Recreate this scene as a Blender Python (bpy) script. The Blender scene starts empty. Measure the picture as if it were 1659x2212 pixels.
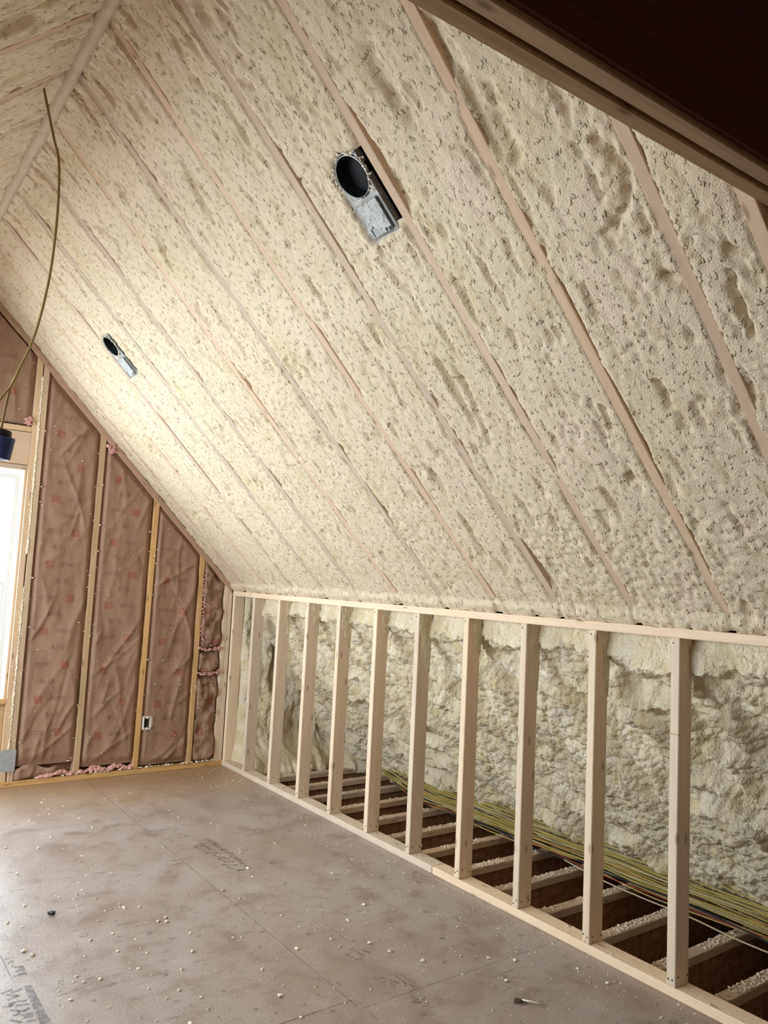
import bpy, bmesh, math, random
import numpy as np
from mathutils import Vector, Matrix

random.seed(7)
RNG = np.random.default_rng(11)
SC = bpy.context.scene
COL = SC.collection

# ------------------------------------------------------------------ camera
F_PX, YAW, PITCH, ROLL, CAM_H = 1664.25, 0.6298, 0.0933, 0.0494, 1.5036
cd = bpy.data.cameras.new('camera')
cam = bpy.data.objects.new('camera', cd)
COL.objects.link(cam)
cd.sensor_fit = 'HORIZONTAL'
cd.sensor_width = 36.0
cd.lens = F_PX / 1659.0 * 36.0
cd.clip_start = 0.02
fw = Vector((math.sin(YAW) * math.cos(PITCH), math.cos(YAW) * math.cos(PITCH), math.sin(PITCH)))
rt = Vector((math.cos(YAW), -math.sin(YAW), 0.0))
up = rt.cross(fw)
R_ = rt * math.cos(ROLL) + up * math.sin(ROLL)
U_ = -rt * math.sin(ROLL) + up * math.cos(ROLL)
m = Matrix.Identity(4)
for i in range(3):
    m[i][0], m[i][1], m[i][2] = R_[i], U_[i], -fw[i]
m[2][3] = CAM_H
cam.matrix_world = m
SC.camera = cam

# ------------------------------------------------------------------ daylight, exposure
W_STRENGTH = 17.0
EXPOSURE = 0.35
wd = bpy.data.worlds.new('overcast_sky')
SC.world = wd
wd.use_nodes = True
bg = wd.node_tree.nodes['Background']
bg.inputs[0].default_value = (0.80, 0.91, 1.0, 1)
bg.inputs[1].default_value = W_STRENGTH
SC.view_settings.view_transform = 'Standard'
SC.view_settings.look = 'None'
SC.view_settings.gamma = 1.0
SC.view_settings.use_curve_mapping = False
SC.view_settings.exposure = EXPOSURE
cy = SC.cycles
cy.max_bounces = 8
cy.diffuse_bounces = 6
cy.glossy_bounces = 2
cy.transparent_max_bounces = 12
cy.caustics_reflective = False
cy.caustics_refractive = False
cy.sample_clamp_indirect = 6.0
cy.use_denoising = True
cy.use_adaptive_sampling = True
cy.adaptive_threshold = 0.03

# ------------------------------------------------------------------ measured room
S = 0.4064                       # 16 inch stud spacing
W = 2.761                        # face of the right knee wall
H = 1.387                        # top of the knee wall
ZT = 0.039
D = 5.826                        # face of the end wall
RX = 0.652                       # ridge
ROOFC = W + H + ZT               # roof plane: x + z = ROOFC
RZ = ROOFC - RX
LX = 2 * RX - W                  # face of the left knee wall
Y0 = 1.8107                      # first stud
Y1 = 1.9869                      # rafter with the first lamp
YF = 0.925                       # front edge of the foamed ceiling
SQ = math.sqrt(0.5)
SLOPE = (W - RX) / SQ


def portal(name, loc, rot, sx, sy):
    ld = bpy.data.lights.new(name, 'AREA')
    ld.shape = 'RECTANGLE'
    ld.size, ld.size_y = sx, sy
    ld.cycles.is_portal = True
    o = bpy.data.objects.new(name, ld)
    o.location = loc
    o.rotation_euler = rot
    COL.objects.link(o)


WX0, WX1, WZ0, WZ1 = 0.165, 1.13, 0.60, 2.175     # rough opening of the end window
portal('window_portal', ((WX0 + WX1) / 2, D + 0.16, (WZ0 + WZ1) / 2), (math.radians(-90), 0, 0), WX1 - WX0, WZ1 - WZ0)
DX, DY0, DY1, DZ0, DZ1 = -1.75, 2.25, 5.25, 0.90, 2.15   # dormer window in the left slope
portal('dormer_portal', (DX - 0.13, (DY0 + DY1) / 2, (DZ0 + DZ1) / 2), (0, math.radians(-90), 0), DZ1 - DZ0, DY1 - DY0)


# ------------------------------------------------------------------ noise
def _hash(ix, iy, seed):
    h = (ix.astype(np.int64) * 374761393 + iy.astype(np.int64) * 668265263 + seed * 974634777) & 0x7fffffff
    h = ((h ^ (h >> 13)) * 1274126177) & 0x7fffffff
    h = ((h ^ (h >> 16)) * 1103515245 + 12345) & 0x7fffffff
    return h ^ (h >> 15)


def pn(x, y, seed=0):
    x = np.asarray(x, float); y = np.asarray(y, float)
    ix = np.floor(x).astype(np.int64); iy = np.floor(y).astype(np.int64)
    fx = x - ix; fy = y - iy
    def g(dx, dy):
        a = _hash(ix + dx, iy + dy, seed) % 4096 * (2 * math.pi / 4096)
        return np.cos(a) * (fx - dx) + np.sin(a) * (fy - dy)
    u = fx * fx * fx * (fx * (fx * 6 - 15) + 10); v = fy * fy * fy * (fy * (fy * 6 - 15) + 10)
    a = g(0, 0) * (1 - u) + g(1, 0) * u
    b = g(0, 1) * (1 - u) + g(1, 1) * u
    return (a * (1 - v) + b * v) * 1.5


def fbm(x, y, seed=0, n=4):
    r = 0; a = 1.0; f = 1.0
    for k in range(n):
        r = r + a * pn(x * f, y * f, seed + k * 17)
        a *= 0.5; f *= 2.03
    return r


def worley(x, y, seed=0):
    x = np.asarray(x, float); y = np.asarray(y, float)
    ix = np.floor(x).astype(np.int64); iy = np.floor(y).astype(np.int64)
    best = np.full(x.shape, 9.0)
    for dx in (-1, 0, 1):
        for dy in (-1, 0, 1):
            h = _hash(ix + dx, iy + dy, seed)
            px = ix + dx + (h % 1021) / 1021.0; py = iy + dy + (h // 1021 % 1019) / 1019.0
            best = np.minimum(best, (px - x) ** 2 + (py - y) ** 2)
    return np.sqrt(best)


def sstep(a, b, x):
    t = np.clip((x - a) / (b - a), 0, 1)
    return t * t * (3 - 2 * t)


# ------------------------------------------------------------------ materials
class NT:
    def __init__(s, name):
        s.m = bpy.data.materials.new(name)
        s.m.use_nodes = True
        s.t = s.m.node_tree
        s.b = s.t.nodes['Principled BSDF']
        s.b.inputs['Specular IOR Level'].default_value = 0.25

    def n(s, typ, **kw):
        nd = s.t.nodes.new(typ)
        for k, v in kw.items():
            if isinstance(k, str) and hasattr(nd, k):
                setattr(nd, k, v)
        return nd

    def link(s, a, b):
        s.t.links.new(a, b)

    def math(s, op, a, b=None, c=None, clamp=False):
        nd = s.t.nodes.new('ShaderNodeMath'); nd.operation = op; nd.use_clamp = clamp
        for i, v in enumerate((a, b, c)):
            if v is None: continue
            if isinstance(v, (int, float)): nd.inputs[i].default_value = v
            else: s.link(v, nd.inputs[i])
        return nd.outputs[0]

    def ramp(s, fac, stops):
        r = s.t.nodes.new('ShaderNodeValToRGB')
        e = r.color_ramp.elements
        while len(e) < len(stops): e.new(0.5)
        for el, (p, c) in zip(e, stops):
            el.position = p
            el.color = c if len(c) == 4 else (*c, 1)
        s.link(fac, r.inputs[0])
        return r.outputs[0]

    def mix(s, fac, a, b, mode='MIX'):
        nd = s.t.nodes.new('ShaderNodeMix'); nd.data_type = 'RGBA'; nd.blend_type = mode
        if isinstance(fac, (int, float)): nd.inputs[0].default_value = fac
        else: s.link(fac, nd.inputs[0])
        for i, v in ((6, a), (7, b)):
            if isinstance(v, tuple): nd.inputs[i].default_value = v if len(v) == 4 else (*v, 1)
            else: s.link(v, nd.inputs[i])
        return nd.outputs[2]

    def coords(s, kind='Object', scale=(1, 1, 1), rot=(0, 0, 0), vec=None):
        if vec is None:
            vec = s.n('ShaderNodeTexCoord').outputs[kind]
        mp = s.n('ShaderNodeMapping')
        mp.inputs['Scale'].default_value = scale
        mp.inputs['Rotation'].default_value = rot
        s.link(vec, mp.inputs['Vector'])
        return mp.outputs[0]

    def noise(s, vec, scale, detail=4, rough=0.55, w=None, dist=0.0):
        nd = s.n('ShaderNodeTexNoise')
        if w is not None:
            nd.noise_dimensions = '4D'
            s.link(w, nd.inputs['W'])
        nd.inputs['Scale'].default_value = scale
        nd.inputs['Detail'].default_value = detail
        nd.inputs['Roughness'].default_value = rough
        nd.inputs['Distortion'].default_value = dist
        s.link(vec, nd.inputs['Vector'])
        return nd.outputs['Fac']

    def vor(s, vec, scale, feature='F1', smooth=None):
        nd = s.n('ShaderNodeTexVoronoi')
        nd.feature = feature
        nd.inputs['Scale'].default_value = scale
        if smooth is not None: nd.inputs['Smoothness'].default_value = smooth
        s.link(vec, nd.inputs['Vector'])
        return nd

    def bump(s, h, strength, dist, prev=None):
        b = s.n('ShaderNodeBump')
        b.inputs['Strength'].default_value = strength
        b.inputs['Distance'].default_value = dist
        s.link(h, b.inputs['Height'])
        if prev is not None: s.link(prev, b.inputs['Normal'])
        return b.outputs[0]

    def done(s, color, rough=0.8, normal=None, metal=0.0):
        if isinstance(color, tuple): s.b.inputs['Base Color'].default_value = (*color[:3], 1)
        else: s.link(color, s.b.inputs['Base Color'])
        if isinstance(rough, (int, float)): s.b.inputs['Roughness'].default_value = rough
        else: s.link(rough, s.b.inputs['Roughness'])
        s.b.inputs['Metallic'].default_value = metal
        if normal is not None: s.link(normal, s.b.inputs['Normal'])
        return s.m


def mat_wood(name, light, dark, knot, rough=0.75, knots=True):
    n = NT(name)
    oi = n.n('ShaderNodeObjectInfo').outputs['Random']
    wv = n.math('MULTIPLY', oi, 37.0)
    uv = n.coords('UV', (2.2, 55, 1))
    g = n.noise(uv, 1.0, 5, 0.6, w=wv, dist=0.6)
    uv2 = n.coords('UV', (1.1, 9, 1))
    g2 = n.noise(uv2, 1.0, 2, 0.5, w=wv)
    f = n.math('ADD', n.math('MULTIPLY', g, 0.6), n.math('MULTIPLY', g2, 0.4))
    c = n.ramp(f, [(0.32, dark), (0.62, light)])
    tint = n.n('ShaderNodeHueSaturation')
    n.link(c, tint.inputs['Color'])
    n.link(n.math('ADD', n.math('MULTIPLY', oi, 0.26), 0.86), tint.inputs['Value'])
    n.link(n.math('ADD', n.math('MULTIPLY', oi, 0.3), 0.85), tint.inputs['Saturation'])
    c = tint.outputs[0]
    if knots:
        add = n.n('ShaderNodeVectorMath')
        add.operation = 'ADD'
        cmb = n.n('ShaderNodeCombineXYZ')
        n.link(wv, cmb.inputs[0]); n.link(n.math('MULTIPLY', oi, 91.0), cmb.inputs[1])
        n.link(n.coords('UV', (5.5, 17, 1)), add.inputs[0]); n.link(cmb.outputs[0], add.inputs[1])
        v = n.vor(add.outputs[0], 1.0)
        v.voronoi_dimensions = '2D'
        sep = n.n('ShaderNodeSeparateColor')
        n.link(v.outputs['Color'], sep.inputs[0])
        keep = n.math('GREATER_THAN', sep.outputs[0], 0.74)
        k = n.ramp(v.outputs['Distance'], [(0.05, (1, 1, 1)), (0.17, (0, 0, 0))])
        c = n.mix(n.math('MULTIPLY', n.math('MULTIPLY', k, keep), 0.6), c, knot)
    nr = n.bump(g, 0.25, 0.002)
    return n.done(c, rough, nr)


PINE = mat_wood('pine_lumber', (0.78, 0.635, 0.49), (0.68, 0.525, 0.385), (0.16, 0.085, 0.045))
PINE_Y = mat_wood('yellow_pine_lumber', (0.60, 0.415, 0.225), (0.46, 0.28, 0.135), (0.15, 0.075, 0.035))
RAFT = mat_wood('rafter_lumber', (0.60, 0.455, 0.34), (0.50, 0.365, 0.265), (0.2, 0.12, 0.075))
PINE_E = mat_wood('tan_lumber', (0.66, 0.49, 0.335), (0.55, 0.385, 0.245), (0.15, 0.08, 0.04))
RAKE = mat_wood('raking_lumber', (0.50, 0.335, 0.235), (0.40, 0.255, 0.17), (0.14, 0.075, 0.045))
LVL = mat_wood('header_lumber', (0.43, 0.275, 0.15), (0.27, 0.16, 0.08), (0.08, 0.04, 0.02))
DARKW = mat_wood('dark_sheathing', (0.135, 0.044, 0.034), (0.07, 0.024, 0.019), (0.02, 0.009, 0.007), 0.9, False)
NAILM = NT('nail_steel').done((0.03, 0.028, 0.026), 0.5, metal=0.6)


def mat_foam(name, base, deep, skin, blush, stretch, shaved, amp):
    n = NT(name)
    uv = n.coords('UV', (1, 1, 1))
    st = n.coords('UV', (1, stretch, 1))
    big = n.noise(st, 5.0, 3, 0.65)
    col = n.ramp(big, [(0.30, skin), (0.47, base), (0.55, base), (0.72, blush)])
    if shaved:
        p = n.noise(n.coords('UV', (1, 0.62, 1)), 62.0, 2, 0.55)
        pit = n.ramp(p, [(0.31, (1, 1, 1)), (0.41, (0, 0, 0))])
        fine = n.noise(uv, 150.0, 2, 0.7)
        mid_ = n.noise(st, 20.0, 2, 0.6)
        raw = n.ramp(mid_, [(0.32, (1, 1, 1)), (0.44, (0, 0, 0))])
        col = n.mix(n.math('MULTIPLY', raw, 0.45), col, deep)
        col = n.mix(n.math('MULTIPLY', pit, 0.32), col, deep)
        h = n.math('SUBTRACT', n.math('MULTIPLY', fine, 0.55), n.math('MULTIPLY', pit, 0.75))
    else:
        pat = n.ramp(n.noise(st, 11.0, 2, 0.6), [(0.36, (1, 1, 1)), (0.52, (0, 0, 0))])
        col = n.mix(n.math('MULTIPLY', pat, 0.6), col, deep)
        uv = n.coords('Object')
        wv = n.n('ShaderNodeTexNoise'); wv.inputs['Scale'].default_value = 30.0; wv.inputs['Detail'].default_value = 1.0
        n.link(uv, wv.inputs['Vector'])
        wa = n.n('ShaderNodeVectorMath'); wa.operation = 'MULTIPLY_ADD'
        n.link(wv.outputs['Color'], wa.inputs[0]); wa.inputs[1].default_value = (0.022, 0.022, 0.022); n.link(uv, wa.inputs[2])
        v = n.vor(wa.outputs[0], 62.0, 'F1').outputs['Distance']
        fine = n.noise(uv, 140.0, 2, 0.6)
        h = n.math('SUBTRACT', n.math('MULTIPLY', fine, 0.75), n.math('MULTIPLY', n.math('MULTIPLY', v, v), 0.8))
    nr = n.bump(h, 0.9, amp)
    return n.done(col, 0.9, nr)


FOAM = mat_foam('sprayed_foam', (0.71, 0.588, 0.428), (0.49, 0.37, 0.205), (0.665, 0.55, 0.365), (0.725, 0.58, 0.445), 0.35, True, 0.010)
FOAM_R = mat_foam('raw_foam', (0.74, 0.645, 0.48), (0.60, 0.485, 0.275), (0.68, 0.58, 0.36), (0.78, 0.70, 0.59), 0.8, False, 0.009)
CRUMB_D = NT('dusty_foam_crumb').done((0.70, 0.575, 0.455), 0.9)
CRUMB = NT('foam_crumb').done((0.80, 0.72, 0.58), 0.85)


def mat_floor():
    n = NT('subfloor_panel')
    o = n.coords('Object')
    a = n.noise(o, 1.4, 5, 0.6)
    b = n.noise(o, 5.5, 6, 0.65, dist=0.4)
    c = n.noise(n.coords('Object', (9, 30, 1), (0, 0, 0.5)), 1.0, 6, 0.7)
    col = n.ramp(a, [(0.30, (0.325, 0.245, 0.205)), (0.52, (0.365, 0.300, 0.268)), (0.72, (0.405, 0.36, 0.34))])
    col = n.mix(n.ramp(b, [(0.36, (1, 1, 1)), (0.50, (0, 0, 0))]), col, (0.275, 0.21, 0.175))
    col = n.mix(n.math('MULTIPLY', n.ramp(b, [(0.56, (0, 0, 0)), (0.72, (1, 1, 1))]), 0.5), col, (0.50, 0.44, 0.40))
    st = n.ramp(c, [(0.33, (1, 1, 1)), (0.43, (0, 0, 0))])
    sm = n.ramp(n.noise(o, 3.1, 3, 0.6), [(0.42, (0, 0, 0)), (0.60, (1, 1, 1))])
    col = n.mix(n.math('MULTIPLY', n.math('MULTIPLY', st, sm), 0.75), col, (0.07, 0.055, 0.048))
    dk = n.ramp(n.noise(o, 17.0, 4, 0.7), [(0.33, (1, 1, 1)), (0.37, (0, 0, 0))])
    col = n.mix(n.math('MULTIPLY', dk, 0.7), col, (0.08, 0.065, 0.058))
    sp = n.ramp(n.noise(o, 150.0, 3, 0.6), [(0.35, (0.78, 0.78, 0.78)), (0.6, (1.08, 1.08, 1.08))])
    col = n.mix(1.0, col, sp, 'MULTIPLY')
    # floor colour turns warmer brown towards the end wall
    sep = n.n('ShaderNodeSeparateXYZ')
    n.link(n.n('ShaderNodeTexCoord').outputs['Object'], sep.inputs[0])
    warm_band = n.ramp(n.math('ADD', sep.outputs[1], n.math('MULTIPLY', a, 0.9)), [(0.0, (0, 0, 0)), (1.0, (1, 1, 1))])
    mr = n.n('ShaderNodeMapRange')
    n.link(n.math('ADD', sep.outputs[1], n.math('MULTIPLY', a, 1.4)), mr.inputs[0])
    mr.inputs[1].default_value = 5.55; mr.inputs[2].default_value = 6.35
    col = n.mix(n.math('MULTIPLY', mr.outputs[0], 0.8), col, (0.40, 0.26, 0.14))
    # panel seams
    x, y = sep.outputs[0], sep.outputs[1]
    wob = n.math('MULTIPLY', n.math('SUBTRACT', n.noise(o, 40.0, 2), 0.5), 0.004)

    def seam(co, at, wdt):
        return n.math('LESS_THAN', n.math('ABSOLUTE', n.math('ADD', n.math('SUBTRACT', co, at), wob)), wdt)
    s1 = n.math('MULTIPLY', seam(x, 1.703, 0.0016), n.math('GREATER_THAN', y, 2.35))
    s2 = n.math('MULTIPLY', seam(y, 2.395, 0.0030), n.math('LESS_THAN', x, 1.715))
    s3 = n.math('MULTIPLY', seam(y, 2.332, 0.0016), n.math('GREATER_THAN', x, 1.703))
    s4 = seam(x, 0.48, 0.002)
    s5 = n.math('MULTIPLY', seam(y, 4.83, 0.0016), n.math('LESS_THAN', x, 1.703))
    s = n.math('MAXIMUM', n.math('MAXIMUM', n.math('MAXIMUM', s1, s2), s3), n.math('MAXIMUM', s4, s5))
    broken = n.ramp(n.noise(o, 7.0, 3), [(0.34, (0.1, 0.1, 0.1)), (0.5, (1, 1, 1))])
    col = n.mix(n.math('MULTIPLY', n.math('MULTIPLY', s, broken), 0.8), col, (0.03, 0.022, 0.018))
    ro = n.math('ADD', n.math('MULTIPLY', b, 0.22), 0.32)
    h = n.math('ADD', n.noise(o, 90.0, 4), n.math('MULTIPLY', s, -2.0))
    n.b.inputs['Specular IOR Level'].default_value = 1.0
    return n.done(col, ro, n.bump(h, 0.35, 0.003))


FLOORM = mat_floor()


def mat_kraft():
    n = NT('kraft_paper')
    o = n.coords('Object')
    a = n.noise(o, 3.0, 5, 0.6)
    w_ = n.noise(n.coords('Object', (120, 120, 30)), 1.0, 3, 0.7)
    col = n.ramp(a, [(0.3, (0.275, 0.166, 0.112)), (0.7, (0.335, 0.212, 0.148))])
    col = n.mix(0.4, col, n.ramp(w_, [(0.3, (0.25, 0.15, 0.10)), (0.7, (0.375, 0.24, 0.17))]))
    return n.done(col, 0.62, n.bump(n.noise(o, 14.0, 6, 0.65, dist=0.5), 0.5, 0.012))


KRAFT = mat_kraft()
KR_RED = NT('kraft_red_print').done((0.30, 0.125, 0.085), 0.65)
KR_INK = NT('kraft_grey_print').done((0.245, 0.146, 0.103), 0.65)


def mat_simple_noise(name, c1, c2, scale, rough, metal=0.0, bump=0.0, bd=0.002):
    n = NT(name)
    o = n.coords('Object')
    f = n.noise(o, scale, 5, 0.6)
    c = n.ramp(f, [(0.3, c1), (0.7, c2)])
    return n.done(c, rough, n.bump(f, bump, bd) if bump else None, metal)


PINK = mat_simple_noise('pink_fibreglass', (0.62, 0.30, 0.27), (0.80, 0.52, 0.47), 60, 0.95, bump=0.8, bd=0.01)
GALV = mat_simple_noise('galvanised_steel', (0.26, 0.265, 0.255), (0.46, 0.465, 0.45), 35, 0.45, 0.35, 0.15)
CANIN = mat_simple_noise('dark_can_lining', (0.012, 0.014, 0.015), (0.03, 0.034, 0.036), 20, 0.35, 0.4)
BLACK = NT('black_plastic').done((0.012, 0.012, 0.014), 0.5)
BLUE = mat_simple_noise('blue_plastic', (0.018, 0.03, 0.11), (0.03, 0.045, 0.15), 25, 0.45)
VINYL = NT('white_vinyl').done((0.80, 0.81, 0.82), 0.4)
WHITEP = NT('white_box_plastic').done((0.75, 0.73, 0.68), 0.5)
TAPE = mat_simple_noise('grey_tape', (0.33, 0.35, 0.37), (0.44, 0.46, 0.48), 30, 0.45, 0.2)
OSBW = mat_simple_noise('strand_board', (0.20, 0.09, 0.05), (0.46, 0.26, 0.15), 28, 0.8, bump=0.3)
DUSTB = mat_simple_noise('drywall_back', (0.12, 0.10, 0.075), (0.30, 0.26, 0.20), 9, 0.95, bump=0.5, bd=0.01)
CABLES = {
    'yellow': NT('yellow_cable_sheath').done((0.42, 0.325, 0.10), 0.45),
    'white': NT('white_cable_sheath').done((0.50, 0.43, 0.28), 0.5),
    'orange': NT('orange_cable_sheath').done((0.40, 0.19, 0.07), 0.5),
    'black': NT('black_cable_sheath').done((0.02, 0.02, 0.03), 0.45),
    'red': NT('red_cable_sheath').done((0.26, 0.04, 0.035), 0.5),
    'tan': NT('dusty_cable_sheath').done((0.25, 0.17, 0.065), 0.5),
}
INK_A = NT('faded_grey_ink').done((0.115, 0.10, 0.10), 0.6)
INK_B = NT('faded_blue_ink').done((0.15, 0.175, 0.20), 0.5)
LEAFM = NT('dry_leaf').done((0.06, 0.04, 0.025), 0.8)


def mat_glass():
    mt = bpy.data.materials.new('window_glass')
    mt.use_nodes = True
    t = mt.node_tree
    t.nodes.remove(t.nodes['Principled BSDF'])
    tr = t.nodes.new('ShaderNodeBsdfTransparent'); tr.inputs[0].default_value = (0.95, 0.96, 0.96, 1)
    gl = t.nodes.new('ShaderNodeBsdfGlossy'); gl.inputs['Roughness'].default_value = 0.03
    mx = t.nodes.new('ShaderNodeMixShader'); mx.inputs[0].default_value = 0.06
    t.links.new(tr.outputs[0], mx.inputs[1]); t.links.new(gl.outputs[0], mx.inputs[2])
    t.links.new(mx.outputs[0], t.nodes['Material Output'].inputs[0])
    return mt


GLASS = mat_glass()


# ------------------------------------------------------------------ builders
def link(name, me, mats, parent=None, loc=(0, 0, 0), smooth=False):
    o = bpy.data.objects.new(name, me)
    for q in (mats if isinstance(mats, (list, tuple)) else [mats]):
        me.materials.append(q)
    o.location = loc
    COL.objects.link(o)
    if parent is not None: o.parent = parent
    if smooth:
        me.polygons.foreach_set('use_smooth', [True] * len(me.polygons))
    return o


def tag(o, label, cat, group=None, kind=None):
    o['label'] = label
    if cat: o['category'] = cat
    if group: o['group'] = group
    if kind: o['kind'] = kind
    return o


def struct(o, label=None):
    o['kind'] = 'structure'
    if label: o['label'] = label
    return o


def empty(name, loc):
    o = bpy.data.objects.new(name, None)
    o.location = loc
    o.empty_display_size = 0.05
    COL.objects.link(o)
    return o


def uv_box(me, axis):
    """u runs along the board's length, v across it, both in metres"""
    l = me.uv_layers.new(name='UVMap')
    a, b = [k for k in range(3) if k != axis]
    for lp in me.loops:
        c = me.vertices[lp.vertex_index].co
        l.data[lp.index].uv = (c[axis], c[a] + c[b] * 1.37)


def board_mesh(name, x0, x1, y0, y1, z0, z1, axis=2, bev=0.0025, seg=1):
    bm = bmesh.new()
    bmesh.ops.create_cube(bm, size=1)
    for v in bm.verts:
        v.co = Vector((x0 + (v.co.x + .5) * (x1 - x0), y0 + (v.co.y + .5) * (y1 - y0), z0 + (v.co.z + .5) * (z1 - z0)))
    if bev:
        bmesh.ops.bevel(bm, geom=bm.edges[:], offset=bev, segments=seg, affect='EDGES')
    me = bpy.data.meshes.new(name)
    bm.to_mesh(me); bm.free()
    uv_box(me, axis)
    return me


def board(name, x0, x1, y0, y1, z0, z1, mat, axis=2, parent=None, loc=(0, 0, 0), bev=0.0025):
    return link(name, board_mesh(name, x0, x1, y0, y1, z0, z1, axis, bev), mat, parent, loc)


def prism_mesh(name, pts, y0, y1, axis, bev=0.002):
    """polygon of (x, z) points pushed from y0 to y1"""
    bm = bmesh.new()
    a = [bm.verts.new((p[0], y0, p[1])) for p in pts]
    b = [bm.verts.new((p[0], y1, p[1])) for p in pts]
    bm.faces.new(a); bm.faces.new(b[::-1])
    for i in range(len(pts)):
        j = (i + 1) % len(pts)
        bm.faces.new((a[j], a[i], b[i], b[j]))
    bmesh.ops.recalc_face_normals(bm, faces=bm.faces[:])
    if bev:
        bmesh.ops.bevel(bm, geom=bm.edges[:], offset=bev, segments=1, affect='EDGES')
    me = bpy.data.meshes.new(name)
    bm.to_mesh(me); bm.free()
    if isinstance(axis, int):
        uv_box(me, axis)
    else:
        l = me.uv_layers.new(name='UVMap')
        for lp in me.loops:
            c = me.vertices[lp.vertex_index].co
            l.data[lp.index].uv = (c.x * axis[0] + c.z * axis[1], c.y + (c.x * axis[1] - c.z * axis[0]) * 1.37)
    return me


def grid_mesh(name, P, UV, keep=None, flip=False):
    """P: (n, m, 3) points"""
    n, mm = P.shape[:2]
    idx = np.arange(n * mm).reshape(n, mm)
    q = np.stack([idx[:-1, :-1], idx[1:, :-1], idx[1:, 1:], idx[:-1, 1:]], -1).reshape(-1, 4)
    if keep is not None:
        q = q[keep[:-1, :-1].reshape(-1)]
    if flip: q = q[:, ::-1]
    me = bpy.data.meshes.new(name)
    me.vertices.add(n * mm)
    me.vertices.foreach_set('co', P.reshape(-1).astype(np.float32))
    me.loops.add(len(q) * 4)
    me.loops.foreach_set('vertex_index', q.reshape(-1).astype(np.int32))
    me.polygons.add(len(q))
    me.polygons.foreach_set('loop_start', np.arange(0, len(q) * 4, 4, dtype=np.int32))
    me.update(calc_edges=True)
    l = me.uv_layers.new(name='UVMap')
    l.data.foreach_set('uv', UV.reshape(-1, 2)[q.reshape(-1)].reshape(-1).astype(np.float32))
    me.polygons.foreach_set('use_smooth', [True] * len(q))
    me.validate()
    return me


def tube_mesh(name, pts, r, seg=8, flat=1.0):
    pts = [Vector(p) for p in pts]
    bm = bmesh.new()
    rings = []
    prev = None
    for i, p in enumerate(pts):
        t = (pts[min(i + 1, len(pts) - 1)] - pts[max(i - 1, 0)]).normalized()
        ref = prev if prev is not None else (Vector((0, 0, 1)) if abs(t.z) < 0.9 else Vector((1, 0, 0)))
        a = (ref - t * ref.dot(t)).normalized()
        prev = a
        b = t.cross(a)
        rings.append([bm.verts.new(p + a * (math.cos(k / seg * 2 * math.pi) * r * flat) + b * (math.sin(k / seg * 2 * math.pi) * r)) for k in range(seg)])
    for A, B in zip(rings, rings[1:]):
        for k in range(seg):
            bm.faces.new((A[k], A[(k + 1) % seg], B[(k + 1) % seg], B[k]))
    bm.faces.new(rings[0][::-1]); bm.faces.new(rings[-1])
    me = bpy.data.meshes.new(name)
    bm.to_mesh(me); bm.free()
    me.polygons.foreach_set('use_smooth', [True] * len(me.polygons))
    return me


def spline(pts, n=12):
    """Catmull-Rom through the points"""
    pts = [Vector(p) for p in pts]
    P = [pts[0] * 2 - pts[1]] + pts + [pts[-1] * 2 - pts[-2]]
    out = []
    for i in range(1, len(P) - 2):
        for k in range(n):
            t = k / n
            a, b, c, d = P[i - 1], P[i], P[i + 1], P[i + 2]
            out.append(0.5 * ((2 * b) + (c - a) * t + (2 * a - 5 * b + 4 * c - d) * t * t + (3 * b - a - 3 * c + d) * t ** 3))
    out.append(pts[-1])
    return out


ICO = None
def ico():
    global ICO
    if ICO is None:
        bm = bmesh.new()
        bmesh.ops.create_icosphere(bm, subdivisions=1, radius=1)
        bm.verts.ensure_lookup_table()
        ICO = (np.array([v.co[:] for v in bm.verts]), np.array([[v.index for v in f.verts] for f in bm.faces]))
        bm.free()
    return ICO


def crumbs_mesh(name, centres, radii, squash=0.7):
    v, f = ico()
    n = len(centres)
    V = np.empty((n, len(v), 3))
    for i in range(n):
        s = radii[i] * (0.75 + 0.6 * RNG.random((len(v), 1))) * np.array([1 + RNG.random() * .7, 0.7 + RNG.random() * .5, squash])
        a = RNG.random() * 6.28
        p = v * s
        V[i] = np.stack([p[:, 0] * math.cos(a) - p[:, 1] * math.sin(a), p[:, 0] * math.sin(a) + p[:, 1] * math.cos(a), p[:, 2]], -1) + centres[i]
    Fc = (f[None] + (np.arange(n) * len(v))[:, None, None]).reshape(-1, 3)
    me = bpy.data.meshes.new(name)
    me.from_pydata(V.reshape(-1, 3).tolist(), [], Fc.tolist())
    return me


def text_geo(body, size, bold=0.0):
    """flat outline of some lettering: vertices (x, y) and triangles"""
    cu = bpy.data.curves.new('lettering', 'FONT')
    cu.body = body; cu.size = size; cu.resolution_u = 3; cu.offset = size * bold
    o = bpy.data.objects.new('lettering', cu)
    COL.objects.link(o)
    bpy.context.view_layer.update()
    ev = o.evaluated_get(bpy.context.evaluated_depsgraph_get())
    me = ev.to_mesh()
    v = [(p.co.x, p.co.y) for p in me.vertices]
    f = [list(p.vertices) for p in me.polygons]
    ev.to_mesh_clear()
    bpy.data.objects.remove(o); bpy.data.curves.remove(cu)
    return v, f


# ================================================================== SETTING
# floor: subfloor sheets, stops at the back of the right bottom plate
FLOOR = struct(board('floor', LX - 0.3, W + 0.092, -1.6, D + 0.1, -0.02, 0.0, FLOORM, 1, bev=0))

# roof foam -------------------------------------------------------------
rafters_y = [0.960] + [Y1 + k * S for k in range(-2, 10)]       # far edge of each rafter
CANS = [(2.095, 1.327, 0.070), (4.722, 1.322, 0.064)]           # y, x, radius


def slope_t(x):
    return (W - x) / SQ


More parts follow.
